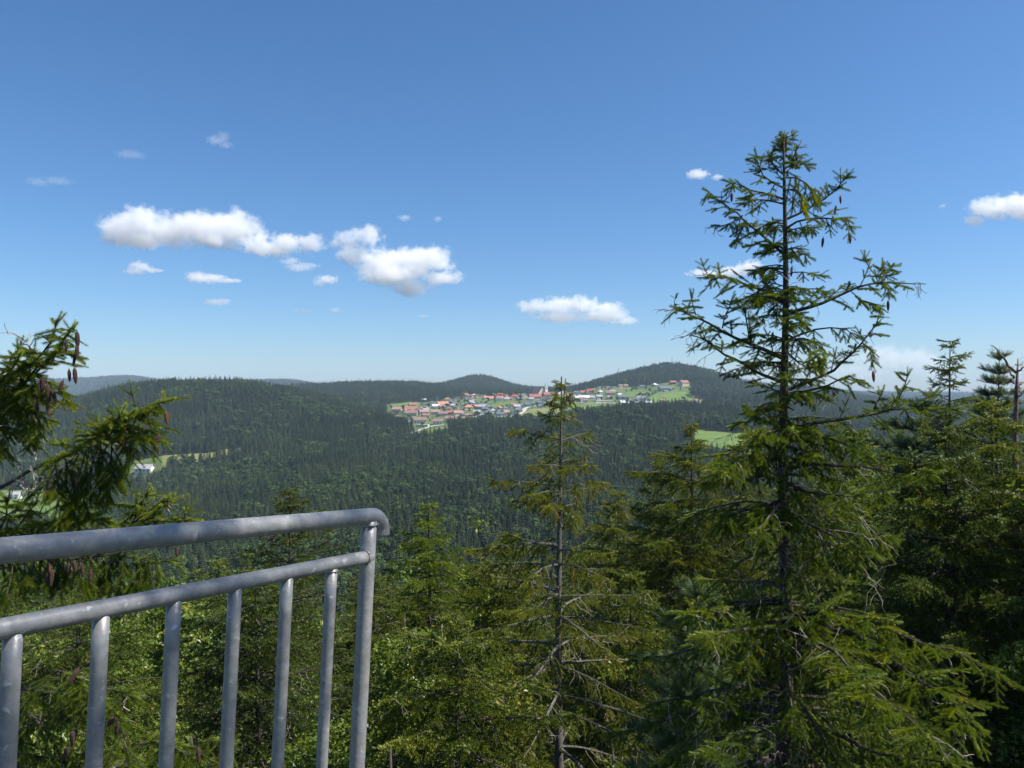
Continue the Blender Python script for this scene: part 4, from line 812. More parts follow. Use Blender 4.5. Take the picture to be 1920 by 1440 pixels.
T.build("dead_tree", "bare reddish dead snag with a broken top at the right edge", cat="dead tree", bark="snag_bark", crown="branches")

# ------------------------------------------------------------------ trees on the steep slope below the tower (35 to 120 m)
def slope_proto(i):
    if i < 4:
        h = [17, 19, 15.5, 18][i]; T = spruce((0, 0, 0), h, 80 + i, 5, [(0, .1), (1, .5), (3, 1.1), (7, 2.0), (14, 2.7)], whorl=.62, nb=7, droop=.3, tw=.85, gap=.30, hang=.5, sl=.34, tint=[.35, .5, .42, .3][i], gaps=.06, dead=0, z_low=3.5)
        return T.build("spruce_tree", "x", needles="dark_needles")
    T = broadleaf((0, 0, 0), [14, 16][i - 4], 90 + i, 3.0, n_leaf=9000, leaf=.15, clump=.8, limbs=8)
    return build_leafy(T, "broadleaf_tree", "x")
PROTO = [slope_proto(i) for i in range(6)]
SLOPE_LABEL = ["dark conifer in the treetops on the slope close below the tower"] * 4 + ["light green broadleaved tree in the treetops on the slope close below the tower"] * 2
rs = random.Random(4)
ROWLIM = lambda px: float(np.interp(px, [-60, 150, 400, 900, 1100, 1300, 1500, 1700, 1980], [1060, 1075, 1050, 1020, 985, 950, 870, 815, 790]))
p = scatter(34, 92, 4.4, -60, 1980); z = ground(p[:, 0], p[:, 1])
used = set(); n_slope = 0; PH = [17, 19, 15.5, 18, 14, 16]
for (x, y), zz_ in zip(p, z):
    i = rs.choice([0, 0, 1, 1, 2, 3, 3, 4, 4, 5]); lim = top_of(ROWLIM(CX + F * x / y) + rs.uniform(-25, 45), y)
    s = min(rs.uniform(.72, 1.02), (lim - zz_) / PH[i])
    if s < .42: continue
    if i in used: o = copy_tree(PROTO[i])
    else: o = PROTO[i]; used.add(i)
    w = max(s, .6) * rs.uniform(.9, 1.15)
    o.location = (x, y, zz_ - .3); o.rotation_euler = (0, 0, rs.random() * 6.28); o.scale = (w, w, s)
    tag(o, SLOPE_LABEL[i], "tree", "conifers on the slope below the tower" if i < 4 else "broadleaved trees on the slope below the tower"); n_slope += 1
print("slope trees", n_slope)
# spruces that stand just outside the right edge; the low right of the view lies in their shade
RG = [o for o in col.objects if o.get("label") == "dense spruce filling in right behind the tallest spruce"][0]
for x, y, s in ((10.5, 9.0, 1.12), (13.5, 12.5, 1.15), (9.6, 5.8, 1.05), (17, 17, 1.1), (12.8, 8.2, 1.2), (9.3, 8.3, 1.1), (11.2, 11.0, 1.18), (9.0, 6.9, 1.1), (10.8, 9.9, 1.25)):
    o = copy_tree(RG); o.location = (x, y, float(ground(x, y))); o.rotation_euler = (0, 0, x); o.scale = (s, s, s)
    tag(o, "spruce in the row standing just outside the right edge of the view", "tree", "spruces outside the right edge")
# ------------------------------------------------------------------ the village on the far slope
for nm, a, b in (("tile_red", (0.225, 0.09, 0.07), (0.315, 0.13, 0.10)), ("tile_orange", (0.37, 0.155, 0.09), (0.46, 0.205, 0.125)), ("tile_brown", (0.17, 0.105, 0.085), (0.25, 0.155, 0.125)),
                 ("tile_pink", (0.24, 0.14, 0.12), (0.33, 0.20, 0.17)), ("slate", (0.07, 0.08, 0.10), (0.13, 0.145, 0.17)), ("grey_roof", (0.22, 0.23, 0.25), (0.36, 0.37, 0.39)), ("pale_roof", (0.45, 0.45, 0.45), (0.60, 0.59, 0.58)), ("tile_dark_red", (0.24, 0.07, 0.06), (0.33, 0.11, 0.09))):
    noisy(nm, a, b, 0.6, 0.8, detail=8)
for nm, a, b in (("white_plaster", (0.58, 0.57, 0.54), (0.70, 0.69, 0.66)), ("cream_plaster", (0.60, 0.52, 0.36), (0.70, 0.62, 0.45)), ("grey_plaster", (0.34, 0.35, 0.37), (0.46, 0.47, 0.49)), ("beige_plaster", (0.48, 0.41, 0.33), (0.58, 0.50, 0.41)), ("brown_boards", (0.13, 0.075, 0.05), (0.20, 0.12, 0.08)), ("pink_plaster", (0.56, 0.40, 0.34), (0.64, 0.48, 0.41)), ("copper_green", (0.24, 0.36, 0.32), (0.34, 0.46, 0.41))):
    noisy(nm, a, b, 0.3, 0.9)
m, nt, b = mat("window_glass"); b.inputs["Base Color"].default_value = (0.03, 0.035, 0.045, 1); b.inputs["Roughness"].default_value = 0.15
rv = random.Random(12)
def roof_mesh(mb, W, D, h, rise, hip, over=0.7, th=0.3):
    w, d = W / 2 + over, D / 2 + over; hp = min(w * 0.75, d) if hip else 0.0; lift = -rise * over / (D / 2)
    z0 = h + lift; z1 = h + rise
    for dz in (0.0, th):
        pass
    lo = [(-w, -d, z0), (w, -d, z0), (w, d, z0), (-w, d, z0), (-w + hp, 0, z1), (w - hp, 0, z1)]
    up = [(x, y, z + th) for x, y, z in lo]; v = lo + up
    f4 = [(6, 7, 11, 10), (8, 9, 10, 11), (1, 0, 4, 5), (3, 2, 5, 4), (0, 1, 7, 6), (2, 3, 9, 8)]; f3 = [(7, 8, 11), (9, 6, 10), (2, 1, 5), (0, 3, 4)]
    if hip: f4 += [(1, 2, 8, 7), (3, 0, 6, 9)]
    else:
        f3 = []; f4 += [(1, 5, 11, 7), (5, 2, 8, 11), (0, 6, 10, 4), (4, 10, 9, 3)]
    mb.add(v, f3=f3, f4=f4)
def house(px, py, wpx, roof, wall, label, gable=False, hip=False, h=5.2, rise=None, ratio=0.72, windows=True, rz=None, group="houses of the far village", cat="house", d=None, flat=False, d0=900, d1=1680, detail=True, Dm=None):
    d = d or find_depth(px, py, d0, d1); x = (px - CX) / F * d; W = wpx / F * d * .92; h = h * .88
    if gable: D = W / 0.9 ; W, D = max(D * 1.15, 9), W          # ridge runs away from us
    else: D = Dm or min(max(W * ratio, 6.5), 13)
    rz = (rv.gauss(.2, .16) if rz is None else rz) + (math.pi / 2 if gable else 0)
    o = empty("house", (x, d, float(ground(x, d)) - 0.2), rz); tag(o, label, cat, group)
    rise = rise or D * 0.33
    mb = MB(); w2, d2 = W / 2, D / 2
    if flat:
        mb.box((-w2, -d2, -2.5), (w2, d2, h)); mb.build("wall", MAT[wall], o); mb = MB(); mb.box((-w2 - .4, -d2 - .4, h + .01), (w2 + .4, d2 + .4, h + .55)); r = mb.build("roof", MAT[roof], o)
    else:
        v = [(-w2, -d2, -2.5), (w2, -d2, -2.5), (w2, d2, -2.5), (-w2, d2, -2.5), (-w2, -d2, h), (w2, -d2, h), (w2, d2, h), (-w2, d2, h)]
        f4 = [(0, 1, 5, 4), (1, 2, 6, 5), (2, 3, 7, 6), (3, 0, 4, 7)]; f3 = []
        if not hip: v += [(-w2, 0, h + rise), (w2, 0, h + rise)]; f3 = [(5, 6, 9), (7, 4, 8)]
        mb.add(v, f3=f3, f4=f4); mb.build("wall", MAT[wall], o)
        mb = MB(); roof_mesh(mb, W, D, h, rise, hip); r = mb.build("roof", MAT[roof], o)
        if detail:
            mb = MB(); cx_ = W * rv.uniform(-.25, .25); mb.box((cx_ - .4, D * .12 - .4, h + rise * .5), (cx_ + .4, D * .12 + .4, h + rise + 1.1)); ch = mb.build("chimney", MAT["tile_brown"], r)
    if windows:
        n = max(2, int((W if not gable else D) / 3.4)); span = W if not gable else D
        for row in range(2 if h > 4 else 1):
            for i in range(n):
                c = (i + .5) / n * span - span / 2; z = 1.0 + row * 2.6; mb = MB()
                if gable: mb.box((-w2 - .03, c - .55, z), (-w2 + .08, c + .55, z + 1.35))
                else: mb.box((c - .55, -d2 - .03, z), (c + .55, -d2 + .08, z + 1.35))
                mb.build("window", MAT["window_glass"], o)
    return o
k1 = lambda x, y: (720 + x / 9.6, 690 + y / 9.6)
k2 = lambda x, y: (900 + x / 9.6, 690 + y / 9.6)
k3 = lambda x, y: (1080 + x / 7.385, 680 + y / 7.385)
HOUSES = [
 # x, y(base) in the crops, width px, roof, wall, label, options
 (k1(235, 790), 18, "tile_pink", "beige_plaster", "faded pink roofed house at the far left end of the village", {}),
 (k1(470, 785), 22, "tile_red", "beige_plaster", "long red roofed house, second from the village's left end", {}),
 (k1(512, 705), 15, "tile_red", "cream_plaster", "small red roofed house in front of the left end meadow", {}),
 (k1(720, 715), 12, "tile_brown", "white_plaster", "brown roofed house with a white gable beside a round tree", dict(gable=True)),
 (k1(718, 615), 9, "grey_roof", "brown_boards", "little grey roofed chalet above the left end of the village", {}),
 (k1(492, 860), 25, "tile_brown", "beige_plaster", "wide brown roofed terrace on the lower left of the village", {}),
 (k1(716, 840), 18, "tile_pink", "grey_plaster", "pinkish roofed house below the short village street", {}),
 (k1(930, 720), 15, "pale_roof", "grey_plaster", "pale grey house just left of the big orange roofed house", dict(h=4.0)),
 (k1(1055, 700), 23, "tile_orange", "grey_plaster", "big house with the brightest orange roof in the village's left half", dict(h=5.5)),
 (k1(1140, 605), 15, "tile_brown", "beige_plaster", "brown hip roofed house above the orange roofed one", dict(hip=True)),
 (k1(965, 580), 5, "pale_roof", "white_plaster", "tiny white house in the trees at the top left of the village", dict(gable=True)),
 (k1(1440, 525), 16, "tile_red", "grey_plaster", "red roofed grey house at the top edge of the village", {}),
 (k1(1560, 560), 18, "tile_red", "beige_plaster", "low wide red hip roof beside the top red roofed house", dict(hip=True, h=3.5)),
 (k1(1520, 750), 18, "tile_orange", "cream_plaster", "cream house with a red orange hip roof in the middle of the gardens", dict(hip=True)),
 (k1(1655, 735), 8, "tile_orange", "brown_boards", "tiny orange roofed house right of the cream one", {}),
 (k1(1690, 520), 20, "pale_roof", "grey_plaster", "left one of the flat pale halls along the top of the village", dict(flat=True, h=5, ratio=.5)),
 (k1(1840, 520), 22, "pale_roof", "white_plaster", "right one of the flat pale halls along the top of the village", dict(flat=True, h=5, ratio=.5)),
 (k1(1850, 575), 12, "tile_orange", "white_plaster", "white house with an orange roof before the flat halls", {}),
 (k1(930, 840), 18, "tile_pink", "beige_plaster", "pink brown terrace house left of the purple brown terrace", {}),
 (k1(1060, 870), 18, "tile_brown", "grey_plaster", "brown terrace house with grey walls in the dense lower rows", {}),
 (k1(1180, 850), 14, "tile_dark_red", "brown_boards", "dark red brown house in the dense lower rows", {}),
 (k1(1330, 860), 20, "tile_pink", "beige_plaster", "purple brown terrace above the white porch", {}),
 (k1(1405, 895), 8, "pale_roof", "white_plaster", "white gabled house at the right end of the brown terraces", dict(gable=True)),
 (k1(965, 1015), 20, "tile_brown", "white_plaster", "brown roofed white house near the lane's upper end", {}),
 (k1(650, 990), 25, "tile_brown", "white_plaster", "broad brown roof with white walls above the long white building", {}),
 (k1(700, 1058), 24, "pale_roof", "white_plaster", "long low white building just above the lane", dict(flat=True, h=3.2, ratio=.3)),
 (k1(1200, 965), 22, "tile_brown", "beige_plaster", "long grey brown roof right of the lane's upper end", {}),
 (k1(750, 905), 16, "tile_brown", "beige_plaster", "small brown roofed house between the terraces and the long white building", {}),
 (k1(1750, 910), 13, "grey_roof", "white_plaster", "light grey hip roofed house low in the gardens", dict(hip=True)),
 (k1(1880, 850), 14, "slate", "brown_boards", "dark roofed wooden house with a white corner at the forest edge", {}),
 (k1(1770, 740), 16, "grey_roof", "grey_plaster", "grey house right of the tiny orange roof", {}),
 (k1(1260, 720), 13, "grey_roof", "grey_plaster", "grey roofed house right of the orange roofed one", {}),
 (k2(330, 530), 22, "tile_red", "white_plaster", "large red roof with a white end wall at the top of the village", {}),
 (k2(430, 490), 13, "tile_orange", "beige_plaster", "orange roof peeping over the large red roof", {}),
 (k2(300, 575), 26, "tile_orange", "white_plaster", "low orange roofed wing before the large red roof", dict(h=3.2)),
 (k2(520, 475), 12, "pale_roof", "white_plaster", "pale flat roof behind the orange roof on the top row", dict(flat=True)),
 (k2(700, 500), 24, "tile_dark_red", "beige_plaster", "long brown red roof on the top row left of the church", {}),
 (k2(800, 545), 14, "grey_roof", "beige_plaster", "grey gabled barn left of the church", dict(gable=True)),
 (k2(900, 470), 17, "pale_roof", "white_plaster", "long white low building behind the church", dict(flat=True, h=4)),
 (k2(990, 560), 24, "tile_dark_red", "beige_plaster", "long low dark red roof below the church nave", {}),
 (k2(1235, 520), 20, "tile_red", "beige_plaster", "dark red roofed house right beside the church tower", {}),
 (k2(1170, 600), 8, "tile_red", "white_plaster", "white gabled house below the church, the left of two", dict(gable=True)),
 (k2(1240, 595), 6, "tile_red", "white_plaster", "white gabled house below the church, the right of two", dict(gable=True)),
 (k2(600, 705), 12, "tile_red", "beige_plaster", "red roofed house at the right end of the orchard meadow", {}),
 (k2(350, 770), 15, "tile_orange", "white_plaster", "orange red hip roofed house beside the tan roof", dict(hip=True)),
 (k2(720, 715), 12, "slate", "white_plaster", "dark slate house, left of the row of three above the road bend", {}),
 (k2(850, 705), 10, "slate", "grey_plaster", "dark slate house, middle of the row of three above the road bend", {}),
 (k2(950, 690), 9, "slate", "white_plaster", "dark slate house, right of the row of three above the road bend", {}),
 (k2(690, 810), 15, "slate", "grey_plaster", "bluish slate hip roofed house left of the road bend", dict(hip=True)),
 (k2(440, 830), 17, "tile_pink", "beige_plaster", "tan roofed low house under the orange red hip roof", dict(h=3)),
 (k2(1210, 665), 13, "pale_roof", "white_plaster", "pale roofed white house under the two white gables", dict(hip=True)),
 (k2(60, 715), 14, "slate", "white_plaster", "white walled slate house left of the orange red hip roof", {}),
 (k2(170, 745), 13, "slate", "grey_plaster", "slate house just above the dark wooden house", {}),
 (k3(380, 355), 22, "pale_roof", "white_plaster", "long white flat roofed house at the foot of the domed hill", dict(flat=True, h=4.5, ratio=.4)),
 (k3(500, 358), 9, "pale_roof", "white_plaster", "short white flat roofed house beside the long white one", dict(flat=True, h=4.5)),
 (k3(613, 345), 8, "tile_brown", "beige_plaster", "beige brown house at the foot of the domed hill, left of a pair", {}),
 (k3(687, 345), 8, "tile_pink", "pink_plaster", "pink brown house at the foot of the domed hill, right of a pair", {}),
 (k3(910, 355), 8, "slate", "white_plaster", "dark roofed white house left of the light hip roof", {}),
 (k3(970, 355), 6, "pale_roof", "white_plaster", "small white cube house beside the dark roofed white one", dict(flat=True)),
 (k3(1090, 335), 12, "pale_roof", "white_plaster", "light hip roofed house in the trees below the farm", dict(hip=True)),
 (k3(1225, 385), 24, "slate", "grey_plaster", "long dark house above the upper green meadow", {}),
 (k3(1328, 388), 5, "pale_roof", "white_plaster", "narrow white gabled house at the right end of the long dark house", dict(gable=True)),
 (k3(1340, 300), 12, "tile_red", "brown_boards", "dark farm barn with a bright red roof, left one below the dome", {}),
 (k3(1490, 315), 20, "tile_red", "beige_plaster", "beige farmhouse with a bright red roof, right one below the dome", dict(h=7)),
 (k3(1650, 565), 17, "tile_brown", "white_plaster", "lone white house with a brown hip roof right of the big meadow", dict(hip=True)),
 (k3(1190, 560), 9, "tile_pink", "pink_plaster", "pinkish house at the lower edge of the big meadow", {}),
 (k3(890, 545), 11, "grey_roof", "white_plaster", "grey gabled white house left of the big meadow's lower end", dict(gable=True)),
 (k3(820, 540), 10, "slate", "grey_plaster", "dark house beside the grey gabled white house", {}),
 (k3(640, 510), 18, "slate", "grey_plaster", "large dark slate roofed house on the village's right side", {}),
 (k3(665, 590), 16, "pale_roof", "white_plaster", "white house with pale roof above the tiny red roof", {}),
 (k3(672, 622), 7, "tile_red", "white_plaster", "tiny bright red roof at the forest edge", {}),
 (k3(462, 510), 13, "tile_pink", "beige_plaster", "beige hip roofed house above the flat green field", dict(hip=True)),
 (k3(320, 525), 12, "grey_roof", "white_plaster", "tall white three storey house above the flat green field", dict(h=8)),
 (k3(120, 520), 18, "pale_roof", "white_plaster", "white and pale roofed house left of the tall white one", {}),
 (k3(30, 520), 14, "pale_roof", "beige_plaster", "pale house right of the half bare spruce", {}),
 (k3(205, 430), 14, "tile_dark_red", "pink_plaster", "large dark red roofed house with a pink front", dict(h=7)),
 (k3(110, 445), 16, "tile_dark_red", "beige_plaster", "red roofed house next to the large dark red one", {}),
 (k3(480, 450), 20, "tile_brown", "beige_plaster", "long brown red barn below the white flat roofed houses", {}),
 (k3(370, 550), 38, "pale_roof", "beige_plaster", "long low pale terrace along the flat green field", dict(flat=True, h=3, ratio=.2)),
 (k3(350, 735), 8, "tile_red", "white_plaster", "red roof in the trees under the flat field, the left of two", {}),
 (k3(455, 725), 8, "tile_orange", "white_plaster", "orange roof in the trees under the flat field, the right of two", {}),
 (k3(860, 600), 14, "grey_roof", "pink_plaster", "grey pink houses row end at the forest edge", {}),
 (k3(1000, 575), 14, "grey_roof", "beige_plaster", "low grey roof at the forest edge under the big meadow", dict(h=3)),
]
TAKEN = []
for (q, w, roof, wall, lb, op) in HOUSES:
    o = house(q[0], q[1], w, roof, wall, lb, **op); TAKEN.append((o.location.x, o.location.y, w / F * o.location.y * .6))
o = house(981, 725, 10, "tile_red", "white_plaster", "red roofed farm alone on the wooded ridge beyond the church", d=2230, group=None); 
# farm and cottages in the left valley
house(272, 884, 32, "grey_roof", "white_plaster", "lone grey roofed farmhouse in the woods at the left", d0=700, d1=860, h=4.5, rz=-.1, group=None, Dm=11)
house(275, 884, 9, "grey_roof", "cream_plaster", "cream gabled porch house in front of the lone farmhouse", d0=700, d1=830, gable=True, h=4.5, group=None, rz=0)
house(28, 936, 20, "grey_roof", "white_plaster", "white grey roofed house in the left valley meadow behind the spruce bough", d0=560, d1=720, group=None)
house(58, 930, 12, "grey_roof", "white_plaster", "small white house next to the grey roofed one in the left valley", d0=560, d1=720, group=None)
house(95, 938, 16, "tile_orange", "brown_boards", "small barn with a tan orange roof in the left valley meadow", d0=560, d1=720, group=None)
# church
d = find_depth(1010, 745, 900, 1680); xc = (1010 - CX) / F * d; k = d / F
ch = empty("church", (xc, d, float(ground(xc, d)) - .2), 0.5); tag(ch, "old grey church with a steep roofed nave and a pointed green spire above the village", "church")
mb = MB(); w2, l2, h, rise = 8 * k, 13 * k, 8.5, 11.0
mb.add([(-w2, -l2, -3), (w2, -l2, -3), (w2, l2, -3), (-w2, l2, -3), (-w2, -l2, h), (w2, -l2, h), (w2, l2, h), (-w2, l2, h), (0, -l2, h + rise), (0, l2, h + rise)], f3=[(4, 5, 8), (6, 7, 9)], f4=[(0, 1, 5, 4), (1, 2, 6, 5), (2, 3, 7, 6), (3, 0, 4, 7)]); mb.build("nave", MAT["beige_plaster"], ch)
mb = MB(); roof_mesh(mb, 2 * l2, 2 * w2, h, rise, False, .5); rr_ = mb.build("roof", MAT["tile_brown"], ch); rr_.rotation_euler = (0, 0, math.pi / 2)
for i in range(4):
    mb = MB(); cx_ = (-.6 + .4 * i) * w2; mb.box((cx_ - .6, -l2 - .04, 2), (cx_ + .6, -l2 + .1, 7)); mb.build("window", MAT["window_glass"], ch)
mb = MB(); tx = 7.3 * k; t2 = 2.7 * k; th_ = 19.5; mb.box((tx - t2, -t2 - l2 - 1, -3), (tx + t2, t2 - l2 - 1, th_)); tw_ = mb.build("tower", MAT["white_plaster"], ch)
for s_ in (-1, 1):
    mb = MB(); mb.box((tx + s_ * 1.1 - .5, -t2 - l2 - 1.04, th_ - 4.6), (tx + s_ * 1.1 + .5, -t2 - l2 - .9, th_ - 1.6)); mb.build("belfry_opening", MAT["window_glass"], tw_)
mb = MB(); c0 = np.array([tx, -l2 - 1, 0]); V = []
for r_, z_ in ((t2 * 1.12, th_), (t2 * .8, th_ + 1.4), (t2 * .45, th_ + 4), (t2 * .2, th_ + 6.2), (.12, th_ + 9.2)): V += [c0 + np.array([r_ * math.cos(a + math.pi / 8) * 1.15, r_ * math.sin(a + math.pi / 8) * 1.15, z_]) for a in np.arange(8) * math.pi / 4]
i0 = [(8 * a + b, 8 * a + (b + 1) % 8, 8 * a + 8 + (b + 1) % 8, 8 * a + 8 + b) for a in range(4) for b in range(8)]; mb.add(V, f4=i0); mb.build("spire", MAT["copper_green"], ch)
TAKEN.append((xc, d, 22))
# the houses between
def zone(px, py):
    if px < 885 and py > 762: return [("tile_brown", "beige_plaster"), ("tile_pink", "beige_plaster"), ("tile_brown", "white_plaster"), ("grey_roof", "grey_plaster")], "brown roofed house among the packed lower rows at the village's left"
    if py < 751 and px < 1075: return [("tile_dark_red", "beige_plaster"), ("grey_roof", "beige_plaster"), ("tile_brown", "white_plaster")], "muted roofed house crowded into the village's top row"
    if px < 1080: return [("slate", "white_plaster"), ("slate", "grey_plaster"), ("grey_roof", "white_plaster"), ("slate", "brown_boards")], "dark slate roofed small house among the gardens below the church"
    return [("grey_roof", "beige_plaster"), ("pale_roof", "white_plaster"), ("tile_brown", "beige_plaster"), ("slate", "white_plaster")], "pale small house on the right half of the village"
no_build = [pl for _, _, _, pl in FIELDS]
cnt = 0
for t_ in range(6000):
    if cnt >= 105: break
    px = rv.uniform(738, 1238); d = rv.uniform(1010, 1600)
    if not inside(OPEN["village_ground"], np.array([px]), np.array([d]))[0] or any(inside(pl, np.array([px]), np.array([d]))[0] for pl in no_build): continue
    x = (px - CX) / F * d; py = HY - float(ground(x, d)) / d * F
    if py > 799 or py < 737 or (px > 1170 and (py < 744 or rv.random() < .6)): continue
    if 735 < px < 790 and py < 768: continue
    if px < 1080 and 752 < py < 768 and rv.random() < .3: continue
    if any((x - a) ** 2 + (d - b_) ** 2 < (c + 6.5) ** 2 for a, b_, c in TAKEN): continue
    opts, lb = zone(px, py); rf_, wl_ = rv.choice(opts); W = rv.uniform(7.5, 11.5)
    house(px, py, W / d * F, rf_, wl_, lb, d=d, gable=rv.random() < .3, hip=rv.random() < .2, windows=False, detail=False, h=rv.uniform(3.6, 5.6), group="small houses of the far village"); TAKEN.append((x, d, W * .6)); cnt += 1
# garden trees and shrubs between the houses
cnt = 0
for t_ in range(9000):
    if cnt >= 270: break
    px = rv.uniform(728, 1330); d = rv.uniform(1000, 1640)
    if not inside(OPEN["village_ground"], np.array([px]), np.array([d]))[0] or any(inside(pl, np.array([px]), np.array([d]))[0] for pl in no_build): continue
    x = (px - CX) / F * d
    if any((x - a) ** 2 + (d - b_) ** 2 < (c * .8 + 1.5) ** 2 for a, b_, c in TAKEN): continue
    con = rv.random() < .2; o = bpy.data.objects.new("garden_tree", rv.choice(FAR_CON if con else FAR_BRO)); col.objects.link(o)
    s = rv.uniform(.28, .62); o.location = (x, d, float(ground(x, d)) - .2); o.rotation_euler = (0, 0, rv.random() * 6.28); o.scale = (s * 1.1, s * 1.1, s); cnt += 1
    tag(o, "small dark conifer between the village houses" if con else "small round garden tree between the village houses", "tree", "conifers between the village houses" if con else "garden trees between the village houses")
def lone(px, py, s, con, label, d=None, group=None):
    d = d or find_depth(px, py, 900, 1680); x = (px - CX) / F * d; o = bpy.data.objects.new("tree", rv.choice(FAR_CON if con else FAR_BRO)); col.objects.link(o)
    o.location = (x, d, float(ground(x, d)) - .3); o.scale = (s, s, s); o.rotation_euler = (0, 0, rv.random() * 6); tag(o, label, "tree", group)
lone(1011, 788, .75, False, "round tree standing in the pale mown field"); lone(1024, 786, .5, False, "smaller tree beside the round one in the mown field")
lone(1282, 757, .8, False, "dark tree left of the lone white house"); lone(977, 755, .9, False, "large dark tree below the grey barn left of the church")
lone(804, 766, .7, False, "round tree beside the house with the white gable"); lone(1067, 742, .8, False, "dark crown on the skyline right of the half bare spruce's tip")
for i in range(14): lone(1196 + i * 2.4 + rv.uniform(-2, 2), 748 - i * .55 + rv.uniform(-2, 2), rv.uniform(.35, .6), False, "bush in the hedge line between the two upper meadows", None, "hedge bushes between the upper meadows")
# masts on the domed hill
noisy("mast_steel", (0.18, 0.17, 0.17), (0.30, 0.28, 0.28), 1, .6)
def mast(px, top, d, label, w):
    x = (px - CX) / F * d; z0 = float(ground(x, d)); z1 = top_of(top, d); o = empty("radio_mast", (x, d, z0)); tag(o, label, "mast"); mb = MB()
    for a in range(3):
        c, s = math.cos(a * 2.094), math.sin(a * 2.094); mb.tube([(w * c, w * s, -1), (w * .35 * c, w * .35 * s, z1 - z0)], [.16, .12], 5)
    for i in range(12):
        f = i / 12; z = f * (z1 - z0); ww = w * (1 - .65 * f); P = [(ww * math.cos(a * 2.094), ww * math.sin(a * 2.094), z) for a in (0, 1, 2, 0)]
        mb.tube(P, .08, 4)
    mb.build("lattice", MAT["mast_steel"], o); mb = MB(); mb.box((-w * .6, -w * .6, (z1 - z0) * .8), (w * .6, w * .6, (z1 - z0) * .9)); mb.build("antenna", MAT["grey_roof"], o)
mast(1159.5, 688, 1760, "radio mast on the left flank of the domed hill", 1.1); mast(1260, 670, 2010, "thin mast on the very top of the domed hill", 1.0)
# ------------------------------------------------------------------ galvanised railing at the left front
m, nt, b = mat("galvanised_steel")
tc = node(nt, "ShaderNodeTexCoord"); n1 = node(nt, "ShaderNodeTexNoise"); n1.inputs["Scale"].default_value = 62; n1.inputs["Detail"].default_value = 5
vo = node(nt, "ShaderNodeTexVoronoi"); vo.inputs["Scale"].default_value = 60; n2 = node(nt, "ShaderNodeTexNoise"); n2.inputs["Scale"].default_value = 34; n2.inputs["Detail"].default_value = 8; n2.inputs["Roughness"].default_value = .7
for q in (n1, vo, n2): nt.links.new(tc.outputs["Object"], q.inputs["Vector"])
r1 = ramp(nt, [(0.3, (0.155, 0.163, 0.168)), (0.5, (0.225, 0.232, 0.236)), (0.72, (0.31, 0.315, 0.318))]); mx = node(nt, "ShaderNodeMix", data_type='RGBA'); mx.inputs["Factor"].default_value = .05
nt.links.new(n2.outputs["Fac"], r1.inputs[0]); nt.links.new(r1.outputs[0], mx.inputs["A"]); nt.links.new(vo.outputs["Color"], mx.inputs["B"])
r2 = ramp(nt, [(0.63, (0, 0, 0)), (0.70, (1, 1, 1))]); nt.links.new(n1.outputs["Fac"], r2.inputs[0])
hs = node(nt, "ShaderNodeHueSaturation"); hs.inputs["Saturation"].default_value = 0.25; nt.links.new(mx.outputs["Result"], hs.inputs["Color"])
m2 = node(nt, "ShaderNodeMix", data_type='RGBA'); nt.links.new(r2.outputs[0], m2.inputs["Factor"]); nt.links.new(hs.outputs[0], m2.inputs["A"]); m2.inputs["B"].default_value = (0.42, 0.43, 0.45, 1)
nt.links.new(m2.outputs["Result"], b.inputs["Base Color"]); b.inputs["Metallic"].default_value = 0.15; b.inputs["Roughness"].default_value = 0.40
bp = node(nt, "ShaderNodeBump"); bp.inputs["Strength"].default_value = .35; bp.inputs["Distance"].default_value = .003; nt.links.new(n1.outputs["Fac"], bp.inputs["Height"]); nt.links.new(bp.outputs[0], b.inputs["Normal"])
def along(pL, pR, s): return pL + (pR - pL) * s
TL, TR = at(0, 1033, 1.27), at(712, 966, 2.15); ML, MR = at(0, 1180, 1.27), at(712, 1040, 2.15)
u = unit(TR - TL); down = unit(np.array([-.05, 0.0, -1.0])); PB = TR
rl = empty("railing", along(TL, TR, .95) + down * 1.25); tag(rl, "galvanised steel tube railing with upright bars at the lower left", "railing")
O = np.array(rl.location); GS = MAT["galvanised_steel"]
e = along(TL, TR, 0.965); bend = 0.048
arc = [e + u * bend * math.sin(a) + down * bend * (1 - math.cos(a)) for a in np.linspace(0, math.pi / 2, 9)]
mb = MB(); mb.tube(np.array([along(TL, TR, s) for s in np.linspace(-.9, .965, 30)] + arc[1:] + [arc[-1] + down * .008]) - O, .0213, 28); mb.build("handrail", GS, rl, smooth=True)
mb = MB(); mb.tube(np.array([along(ML, MR, s) for s in np.linspace(-.9, .955, 30)]) - O, .0172, 24); mb.build("middle_rail", GS, rl, smooth=True)
def bar(name, s, top, r, ln): mb = MB(); mb.tube(np.array([top + down * ln * t for t in np.linspace(0, 1, 12)]) - O, r, 24); return mb.build(name, GS, rl, smooth=True)
for s in (.955, -.72): bar("post", s, along(TL, TR, s) + down * .012, .0205, 1.24)
for i in range(-4, 6): s = .021 + .1565 * i; bar("baluster", s, along(ML, MR, s) + down * .006, .0143, .98)
mb = MB(); mb.tube(np.array([along(ML, MR, s) + down * .98 for s in np.linspace(-.9, .955, 20)]) - O, .0172, 16); mb.build("bottom_rail", GS, rl, smooth=True)
def weld(c, n, R, seed):
    g = np.random.default_rng(seed); mb = MB(); n = unit(n); a = unit(np.cross(n, (0.3, 1, .2))); b2 = np.cross(n, a)
    P = np.array([c + (a * math.cos(t) + b2 * math.sin(t)) * R for t in np.linspace(0, 6.283, 40)]) + g.normal(0, .0007, (40, 3)); mb.tube(P - O, .0022 + g.random(40) * .0016, 7, caps=False); mb.build("weld", GS, rl, smooth=True)
weld(along(ML, MR, .955) - u * .021, u, .0180, 1)
